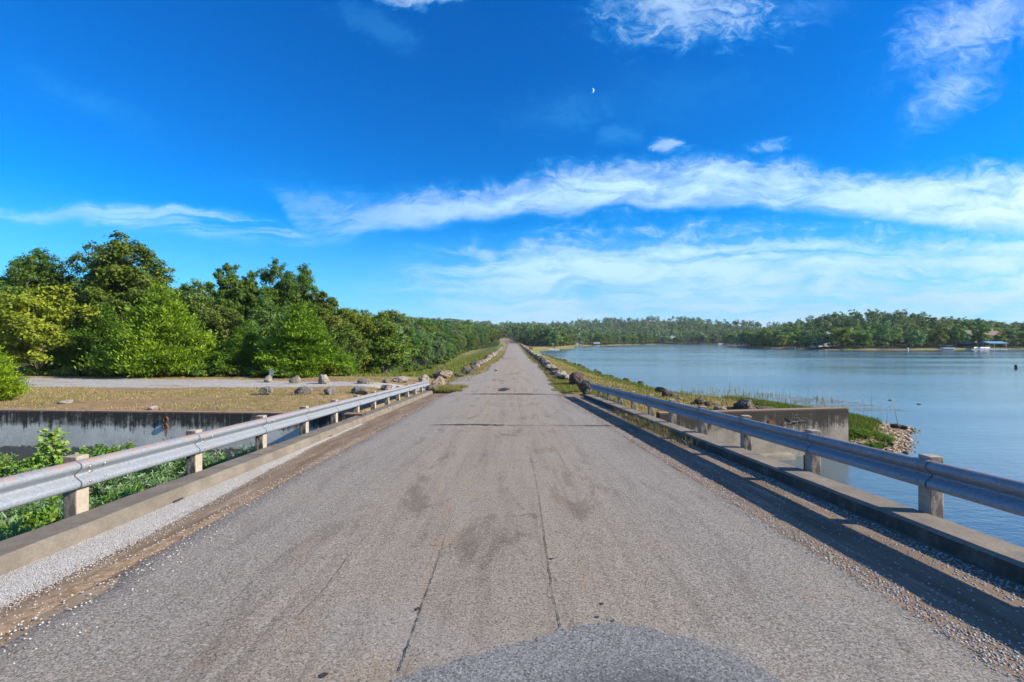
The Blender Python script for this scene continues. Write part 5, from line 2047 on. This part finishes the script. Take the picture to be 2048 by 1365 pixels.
place(sap, x_, y_, (1.0, 1.0), .4, 'bright leafy sapling standing above the weeds before the white band', 'sapling', None, (1.25, 1.25, .55))
place(copy_tree(sap), (20 - CX) / F * 10.6, 10.6, (.7, .62), 2.0, 'shorter leafy sapling near the bright sapling in the channel', 'sapling', None, (1.0, 1.1, .5))
place(copy_tree(sap), (258 - CX) / F * 13.2, 13.2, (.55, .62), 3.0, 'small sapling close under the spillway wall', 'sapling', None, (1.0, 1.1, .5))


# ================================================================== grass and reeds
def grass(name, X, Y, hgt, wid, tlo, thi, label, seed, lean=.35, cat='grass', z=None, mat=L_GRASS):
    r = np.random.RandomState(seed)
    n = len(X)
    Z = H(X, Y) if z is None else np.full(n, z)
    a_ = r.uniform(0, 6.28, n)
    w = wid * r.uniform(.6, 1.4, n)
    hh = hgt * r.uniform(.5, 1.3, n)
    dx, dy = np.cos(a_), np.sin(a_)
    la = r.uniform(0, 6.28, n)
    lx, ly = np.cos(la) * hh * lean * r.uniform(0, 1.4, n), np.sin(la) * hh * lean * r.uniform(0, 1.4, n)
    V = np.stack([np.stack([X - dx * w, Y - dy * w, Z - .02], -1), np.stack([X + dx * w, Y + dy * w, Z - .02], -1), np.stack([X + lx, Y + ly, Z + hh], -1)], 1).reshape(-1, 3)
    t = np.repeat(np.clip(r.uniform(tlo, thi, n) + .12 * wavy(X, Y, .6), 0, 1), 3)
    o = obj(name, mesh_np(name, V, np.arange(3 * n).reshape(n, 3), False, {'tint': t}, [mat]))
    return props(o, label, cat, kind='stuff')


r = np.random.RandomState(5)


def scatter(n, x0, x1, y0, y1, cond):
    X, Y = r.uniform(x0, x1, n), r.uniform(y0, y1, n)
    k = cond(X, Y)
    return X[k], Y[k]


def off_drive(X, Y): return np.abs(Y - drive_mid(X)) > drive_half(X) * .9


X, Y = scatter(52000, -34, -5.0, 14.9, 36, lambda X, Y: off_drive(X, Y) & (Y > wall_y(X) + .5) & (wavy(X * .6, Y, .8) > -.3) & (X / Y > -1.25))
grass('grass', X, Y, .07, .014, .35, 1.0, 'short dry mown grass above the spillway wall', 1)
X, Y = scatter(26000, -5.0, -1.6, 27.4, 31.5, lambda X, Y: (X - road_x(Y) < -2.75 - .9 * np.sin(Y * 2) * .4) & (Y < 30.6 + .2 * np.sin(X * 5) + (X + 4) * -.1) & (Y > 27.5))
grass('grass_patch', X, Y, .26, .012, .25, .85, 'olive tufted grass patch between the kerb end and the drive', 2)
X, Y = scatter(60000, -5.6, 5.2, 34, 130, lambda X, Y: (np.abs(X - road_x(Y)) > np.where(Y < 60, 3.0, 2.45)) & (np.abs(X - road_x(Y)) < 5.0) & (r.uniform(0, 1, len(X)) < 40 / Y))
grass('grass_verge', X, Y, .16, .02, .25, .8, 'yellow-brown grass verges between the road and the boulder rows', 3)
X, Y = scatter(26000, 2.4, 5.3, 24.3, 36, lambda X, Y: (X - road_x(Y) > 3.15 + .25 * np.sin(Y * 1.7)) & ~((Y < 26.8) & (X < 4.0)))
grass('grass_verge', X, Y, .14, .014, .2, .7, 'green-brown grass at the end of the lake side kerb', 4)
X, Y = scatter(90000, 4.9, 15, 15.2, 90, lambda X, Y: (lake_sd(X, Y) > .5) & (X - road_x(Y) > 4.6) & (r.uniform(0, 1, len(X)) < 25 / Y))
grass('grass', X, Y, .12, .018, .3, .9, 'sunburnt grass on the lake bank of the dam', 5)
X, Y = scatter(60000, 5, 16.5, 24, 110, lambda X, Y: (lake_sd(X, Y) > .2) & (lake_sd(X, Y) < 2.4) & (r.uniform(0, 1, len(X)) < 30 / Y))
grass('shore_grass', X, Y, .24, .022, .0, .45, 'lush green grass along the lake edge of the dam', 6)
X, Y = scatter(42000, 11.0, 17.8, 15.6, 24, lambda X, Y: (lake_sd(X, Y) > .9 + .5 * r.uniform(0, 1, len(X))))
grass('shore_grass', X, Y, .22, .016, .0, .5, 'bright green grass on the stony spit beyond the wing wall', 7)
X, Y = scatter(70000, -19, -4.6, 38, 160, lambda X, Y: (X - road_x(Y) < -4.7) & (r.uniform(0, 1, len(X)) < 32 / Y))
grass('slope_grass', X, Y, .30, .028, .05, .62, 'long green and straw grass on the woodland slope of the dam', 8)
X, Y = scatter(2600, 12.5, 21, 24.5, 36, lambda X, Y: (lake_sd(X, Y) < .2) & (lake_sd(X, Y) > -6.5) & (wavy(X, Y, 1.9) > .02) & (X / Y < .74))
grass('reeds', X, Y, .30, .010, .45, 1.0, 'sparse straw-coloured reeds in the shallows behind the wing wall', 9, .25, 'reeds', z=0.0)
X, Y = scatter(150, 12.5, 22, 16, 36, lambda X, Y: (lake_sd(X, Y) < 0) & (lake_sd(X, Y) > -7) & (X / Y < .85))
grass('reeds', X, Y, .85, .012, .2, .7, 'tall lone reed stems standing in the shallows', 10, .15, 'reeds', z=0.0)
X, Y = scatter(1600, 3.9, 4.24, 9.5, 17.5, lambda X, Y: (r.uniform(0, 1, len(X)) < np.exp(-((Y - 13) / 2.6) ** 2)))
X = X + AX * Y
grass('kerb_weeds', X, Y, .20, .008, .45, 1.0, 'dry weeds tufted along the foot of the lake side kerb', 11, .7, 'weeds', z=None)
o = COL.objects['kerb_weeds']
co = np.empty(len(o.data.vertices) * 3, np.float32)
o.data.vertices.foreach_get('co', co)
co = co.reshape(-1, 3)
base = np.repeat(co[0::3, :2], 3, axis=0)
zg = H(base[:, 0], base[:, 1])
zz0 = np.repeat(co[0::3, 2], 3) + .02
co[:, 2] += (DECK0 - GRADE * base[:, 1] - .012) - zz0
o.data.vertices.foreach_set('co', co.ravel())
o.data.update()
# floating weed mat among the reeds
n = 9000
X = r.uniform(12.6, 22, n)
Y = r.uniform(25, 34.5, n)
d_ = lake_sd(X, Y)
k = (d_ < -.1) & (d_ > -6.5) & (wavy(X * .6, Y * 2.2, 1.5) > -.1)
X, Y = X[k], Y[k]
a_ = r.uniform(0, 6.28, len(X))
C = np.stack([X, Y, np.full(len(X), .006)], 1)
V = leaf_arrays(C, np.stack([np.cos(a_), np.sin(a_), np.zeros(len(X))], 1), np.tile([0., 0., 1.], (len(X), 1)), r.uniform(.06, .2, len(X)), r.uniform(.02, .06, len(X)), .05)
props(obj('floating_weed', leaf_mesh('floating_weed', V, r.uniform(.5, 1, len(X)), [mat_leaf('weed_mat', [(0, (.12, .08, .04)), (.5, (.26, .17, .09)), (1, (.38, .29, .17))])])),
      'brown floating weed mat among the reeds', 'water weed', kind='stuff')
# green plants at the foot of the spit
for i in range(9):
    px_, py_ = rk.uniform(1703, 1775), rk.uniform(868, 903)
    x, y, z = at_px(px_, py_, .3)
    s = rk.uniform(.3, .55)
    place(W2 if i % 2 else W3, x, y, (s * 1.2, s * .62), None, ('broad-leaved' if i % 2 else 'fine-leaved') + ' green plant on the near side of the stony spit', 'plant', ('broad' if i % 2 else 'fine') + ' green plants on the spit', (1.0, 1.1, .35), z=max(z, .03))
# branches caught on the wing wall
bm = bmesh.new()
rb = random.Random(4)
for i in range(9):
    p = Vector((9.35 + rb.uniform(-.25, .35), -.06, 1.22 + rb.uniform(-.08, .1)))
    q = p + Vector((rb.uniform(-.6, .5), rb.uniform(-.10, .02), rb.uniform(-.18, .22)))
    tube(bm, (p, p.lerp(q, .5) + Vector((0, -.03, .05)), q), (.010, .008, .003), 4)
for v in bm.verts:
    v.co.y += float(wall_y(np.array(v.co.x)))
props(bm_obj('dead_branch', bm, M_PALEBARK), 'bare dead branch caught against the wing wall', 'branch')

# ================================================================== small things
# little sign by the drive (seen from behind)
x, y, z = at_px(543, 765)
sg = props(empty('post_sign', (x, y, z)), 'small grey sign plate on a thin post beside the drive boulders', 'sign')
M_GREYM = mat_flat('grey_sheet_metal', (.24, .27, .33), .6, .2, .15)
M_WOODD = mat_flat('dark_wood', (.10, .055, .025), .85, 0, .3)
box_obj('post', -.03, .03, -.02, .02, -.2, .86, M_GREYM, sg, .006, 1)
box_obj('plate', -.14, .14, -.035, -.023, .46, .86, M_GREYM, sg, .004, 1)
box_obj('rim', -.12, .12, -.041, -.036, .76, .79, M_BOLT, sg)
# brown board sign on two posts on the lake bank
x, y = gp(1062, 704.5, .75)
bs = props(empty('board_sign', (x, y, h1(x, y))), 'brown board sign on two wooden posts on the lake bank', 'sign')
M_BROWN = mat_flat('brown_board', (.20, .10, .02), .8, 0, .3)
for sx in (-.38, .38):
    box_obj('post', sx - .05, sx + .05, -.05, .05, -.2, 1.18, M_WOODD, bs, .008, 1)
box_obj('board', -.5, .5, -.085, -.052, .72, 1.24, M_BROWN, bs, .008, 1)
# stick on the road
bm = bmesh.new()
tube(bm, [(-.1, .62, .05), (-.05, .2, .06), (.04, -.2, .055), (.12, -.62, .05)], [.035, .045, .04, .03], 6)
tube(bm, [(-.05, .2, .06), (-.16, .32, .09)], [.02, .008], 5)
x, y = gp(992, 742, .8)
props(bm_obj('stick', bm, M_WOODD, None, True, (x, y, float(road_z(y)) + .03)), 'short dark stick lying on the road past the drive mouth', 'stick')
# dark stump in the lake
x, y = gp(2032, 737.5, 0)
bm = bmesh.new()
tube(bm, [(0, 0, -1), (.01, 0, .1), (-.02, .02, .33), (-.01, .01, .50)], [.17, .16, .15, .12], 9)
tube(bm, [(.05, 0, .3), (.14, 0, .42)], [.06, .03], 5)
props(bm_obj('stump', bm, M_DARK, None, False, (x, y, 0)), 'dark stump standing out of the open lake', 'stump')

M_WHITE = mat_flat('white_paint', (.78, .79, .80), .5, 0, .06, 3)
M_ROOFG = mat_flat('grey_roof', (.27, .29, .33), .7, 0, .2, 3)
M_ROOFR = mat_flat('weathered_red_roof', (.20, .12, .10), .8, 0, .2, 3)
M_GLASS = mat_flat('window_glass', (.02, .03, .04), .1, 0, .1, 1, .6)
M_BLUE = mat_flat('blue_canvas', (.10, .25, .42), .6, 0, .1)
M_TIMBER = mat_flat('grey_timber', (.34, .31, .28), .85, 0, .25, 4)
M_STONE = mat_flat('pale_stone', (.50, .47, .42), .85, 0, .2, 2)


def house(x, y, z, w, d, hw, hr, wallm, roofm, label, rz=0, porch=True, axis='x', storeys=1):
    h = props(empty('house', (x, y, z), rz), label, 'house')
    box_obj('wall', -w / 2, w / 2, -d / 2, d / 2, -1.5, hw, wallm, h)
    o_ = .5
    bm = bmesh.new()
    if axis == 'x':
        P = [(-w / 2 - o_, -d / 2 - o_, hw), (w / 2 + o_, -d / 2 - o_, hw), (w / 2 + o_, d / 2 + o_, hw), (-w / 2 - o_, d / 2 + o_, hw), (-w / 2 - o_, 0, hw + hr), (w / 2 + o_, 0, hw + hr)]
        Fq = [(0, 1, 5, 4), (2, 3, 4, 5), (0, 4, 3), (1, 2, 5), (0, 3, 2, 1)]
    else:
        P = [(-w / 2 - o_, -d / 2 - o_, hw), (w / 2 + o_, -d / 2 - o_, hw), (w / 2 + o_, d / 2 + o_, hw), (-w / 2 - o_, d / 2 + o_, hw), (0, -d / 2 - o_, hw + hr), (0, d / 2 + o_, hw + hr)]
        Fq = [(0, 4, 5, 3), (1, 2, 5, 4), (0, 1, 4), (2, 3, 5), (0, 3, 2, 1)]
    vv = [bm.verts.new((p[0], p[1], p[2] + .003)) for p in P]
    for q in Fq:
        bm.faces.new([vv[i] for i in q])
    bmesh.ops.recalc_face_normals(bm, faces=list(bm.faces))
    rf = bm_obj('roof', bm, roofm, h)
    box_obj('chimney', w * .25, w * .25 + .7, .2, .9, hw + .2, hw + hr + .9, M_STONE, rf)
    for st in range(storeys):
        zb = .9 + st * 2.7
        nw = max(2, int(w / 3.2))
        for i in range(nw):
            cx_ = -w / 2 + (i + .5) * w / nw
            if i == nw // 2 and st == 0:
                box_obj('door', cx_ - .5, cx_ + .5, -d / 2 - .05, -d / 2 + .02, -.1, 2.05, M_WOODD, h)
                continue
            wi = box_obj('window', cx_ - .65, cx_ + .65, -d / 2 - .08, -d / 2 + .02, zb, zb + 1.25, M_WHITE, h)
            box_obj('pane', cx_ - .54, cx_ + .54, -d / 2 - .10, -d / 2 - .081, zb + .1, zb + 1.15, M_GLASS, wi)
    if porch:
        box_obj('porch_deck', -w / 2 - .3, w / 2 + .3, -d / 2 - 2.6, -d / 2 - .09, -.9, -.08, M_TIMBER, h)
        for i in range(5):
            cx_ = -w / 2 + i * w / 4
            box_obj('porch_post', cx_ - .09, cx_ + .09, -d / 2 - 2.5, -d / 2 - 2.3, -.079, 2.4, wallm, h)
        box_obj('porch_roof', -w / 2 - .4, w / 2 + .4, -d / 2 - 2.8, -d / 2 - .55, 2.41, 2.58, roofm, h)
    return h


def boat(x, y, label, canopy=True, rz=0.0, group='pontoon boats moored in the far bay', sc=1.0):
    b_ = props(empty('pontoon_boat', (x, y, .05), rz), label, 'boat', group)
    b_.scale = (sc, sc, sc)
    for sy in (-.85, .85):
        bm = bmesh.new()
        tube(bm, [(-3, sy, .12), (-2.6, sy, .12), (2.4, sy, .12), (3.1, sy, .28)], [.18, .30, .30, .06], 8)
        bm_obj('pontoon', bm, M_GREYM, b_, True)
    box_obj('deck', -2.9, 2.8, -1.2, 1.2, .42, .52, M_TIMBER, b_)
    box_obj('railing', -2.8, 2.7, -1.2, -1.12, .53, 1.15, M_WHITE, b_)
    box_obj('railing', -2.8, 2.7, 1.12, 1.2, .53, 1.15, M_WHITE, b_)
    if canopy:
        for sx in (-1.6, .9):
            for sy in (-1.05, 1.05):
                box_obj('canopy_post', sx - .04, sx + .04, sy - .04, sy + .04, .53, 2.2, M_GREYM, b_)
        box_obj('canopy', -2.0, 1.3, -1.25, 1.25, 2.21, 2.36, M_BLUE, b_, .05, 2)
    return b_


def dock(x, y, w, d, label, roof=False, mat=None, h=2.4, roofm=None):
    k = props(empty('dock', (x, y, 0)), label, 'dock')
    n = 6
    for i in range(n):
        box_obj('plank', -w / 2 + i * w / n, -w / 2 + (i + .94) * w / n, -d / 2, d / 2, .28, .42, mat or M_TIMBER, k)
    for sx in (-.92, .92):
        for sy in (-.85, .85):
            box_obj('pile', sx * w / 2 - .09, sx * w / 2 + .09, sy * d / 2 - .09, sy * d / 2 + .09, -1, h if roof else .7, M_TIMBER, k)
    box_obj('float', -w / 2 + .1, w / 2 - .1, -d / 2 + .05, d / 2 - .05, -.2, .275, M_WHITE, k)
    if roof:
        bm = bmesh.new()
        P = [(-w / 2 - .3, -d / 2 - .3, h), (w / 2 + .3, -d / 2 - .3, h), (w / 2 + .3, d / 2 + .3, h), (-w / 2 - .3, d / 2 + .3, h), (-w / 2 - .3, 0, h + .9), (w / 2 + .3, 0, h + .9)]
        vv = [bm.verts.new(p) for p in P]
        for q in ((0, 1, 5, 4), (2, 3, 4, 5), (0, 4, 3), (1, 2, 5), (0, 3, 2, 1)):
            bm.faces.new([vv[i] for i in q])
        bm_obj('roof', bm, roofm or M_ROOFG, k)
    return k


house(190, 553, h1(190, 553) + 1.2, 17, 10, 3.6, 3.2, M_STONE, M_ROOFG, 'pale lake house with a wide porch on the far bay')
bm = bmesh.new()
bm_box(bm, 172, 206, 541.5, 542.1, -1, 1.5)
props(bm_obj('retaining_wall', bm, M_STONE), 'pale retaining wall below the lake house on the far bay', 'wall')
house(151.0, 221, h1(151.0, 221) + .3, 8.5, 7, 3.2, 2.8, M_WHITE, M_ROOFG, 'white gabled lake house nestled among trees on the wooded point', axis='y', porch=False)
house(161.0, 225, h1(161.0, 225) + .3, 9, 7, 3.0, 2.6, M_WHITE, M_ROOFG, 'white lake house with a grey roof next to the gabled one', porch=False)
house(232, 229, h1(232, 229) + 2.0, 11, 8, 3.0, 2.4, M_STONE, M_ROOFR, 'house with a weathered red roof above the boat dock')
house(244, 233, h1(244, 233) + 1.6, 8, 7, 3.0, 2.4, M_TIMBER, M_ROOFR, 'smaller red-roofed house beside the larger one', porch=False)
x, y = 49.5, 352
house(x, y, h1(x, y) + .2, 9, 7, 5.0, 3.0, M_WHITE, M_ROOFG, 'white two storey house half hidden beyond the dam-end grove', axis='y', porch=False, storeys=2)
x, y = gp(1193, 693.0, 0)
dock(x, y, 4.2, 4, 'covered boat dock with a pale roof on the far shore', True, h=2.0, roofm=M_ROOFG)
x, y = gp(1107, 700.5, 0)
dock(x, y - 2, 4.6, 3.0, 'small white floating dock near the far end of the dam', False, M_WHITE)
x, y = gp(1984, 699.6, 0)
dock(x, y, 8, 6, 'blue-trimmed covered boat dock below the red-roofed house', True, h=2.8, roofm=M_BLUE)
x, y = gp(1946, 700, 0)
dock(x, y - 1, 6, 3, 'low bare dock between the two covered docks', False)
for i, (px_, py_, lab) in enumerate([(1440, 690.2, 'pontoon boat with a blue canopy moored first in the far bay'), (1452, 690.6, 'open pontoon boat moored in the middle of the far bay'),
                                     (1463, 691.0, 'pontoon boat with a canopy moored beside the open one'), (1470, 691.2, 'pontoon boat moored last of the bay row'),
                                     (1484, 694.6, 'pontoon boat moored off the tip of the wooded point')]):
    x, y = gp(px_, py_, 0)
    boat(x, y, lab, i != 1, rk.uniform(-.4, .4))
x, y = gp(1964, 699.8, 0)
boat(x, y, 'pontoon boat tied beside the blue-trimmed dock', False, .2, 'boats at the red-roofed house')
x, y = gp(1895, 700, 0)
boat(x, y, 'pontoon boat with a blue canopy at the gravel landing', True, -.1, 'boats at the red-roofed house', .8)


def buoy(px_, py_, lab):
    x, y = gp(px_, py_, 0)
    b_ = props(empty('buoy', (x, y, 0)), lab, 'buoy')
    bm = bmesh.new()
    tube(bm, [(0, 0, -.4), (0, 0, .1), (0, 0, .9), (0, 0, 1.15)], [.22, .26, .22, .08], 10)
    bm_obj('body', bm, M_WHITE, b_, True)
    bm = bmesh.new()
    tube(bm, [(0, 0, .45), (0, 0, .62)], [.262, .255], 10)
    bm_obj('band', bm, M_BLUE, b_, True)


buoy(1815.5, 702.0, 'white spar buoy off the low shore of the wooded point')
buoy(1590.5, 699.5, 'white spar buoy off the white lake houses')
# thin crescent moon
D = 9000.0
mx, mz = (1184 - CX) / F * D, CZ + (CY - 181) / F * D
mm = bpy.data.materials.new('moonlight')
mm.use_nodes = True
g = NT(mm.node_tree)
bs_ = mm.node_tree.nodes['Principled BSDF']
bs_.inputs['Base Color'].default_value = (0, 0, 0, 1)
bs_.inputs['Emission Color'].default_value = (.75, .87, 1, 1)
bs_.inputs['Emission Strength'].default_value = .75
bm = bmesh.new()
rad = 4.6 / F * D
n = 16
outer = [(rad * math.cos(a_), rad * math.sin(a_)) for a_ in np.linspace(-1.5, 1.5, n)]
inner = [(rad * .62 * math.cos(a_), rad * math.sin(a_)) for a_ in np.linspace(-1.5, 1.5, n)]
fr = [[bm.verts.new((p[0], yy_, p[1])) for p in q] for yy_ in (0, 6) for q in (outer, inner)]
for k in range(n - 1):
    bm.faces.new((fr[0][k], fr[0][k + 1], fr[1][k + 1], fr[1][k]))
    bm.faces.new((fr[2][k], fr[3][k], fr[3][k + 1], fr[2][k + 1]))
    bm.faces.new((fr[0][k], fr[2][k], fr[2][k + 1], fr[0][k + 1]))
    bm.faces.new((fr[1][k], fr[1][k + 1], fr[3][k + 1], fr[3][k]))
bmesh.ops.recalc_face_normals(bm, faces=list(bm.faces))
props(bm_obj('moon', bm, mm, None, False, (mx, D, mz)), 'tiny pale crescent moon in the deep blue sky', 'moon', kind='structure')
print('trees far', far_count, 'mid', midn, 'bay', nb_, 'row rocks', cnt, 'weeds', wn_, 'mass', len(cand))

# ================================================================== haze
m = bpy.data.materials.new('haze_air')
m.use_nodes = True
nt = m.node_tree
nt.nodes.clear()
o_ = nt.nodes.new('ShaderNodeOutputMaterial')
pv = nt.nodes.new('ShaderNodeVolumePrincipled')
pv.inputs['Color'].default_value = (.72, .86, 1.0, 1)
pv.inputs['Density'].default_value = HAZE
pv.inputs['Anisotropy'].default_value = 0.0
nt.links.new(pv.outputs[0], o_.inputs['Volume'])
bm = bmesh.new()
bm_box(bm, -2650, 2650, -420, 4100, -6, 66)
props(bm_obj('haze', bm, m), 'thin pale blue haze over the lake and hills', 'haze', kind='stuff')
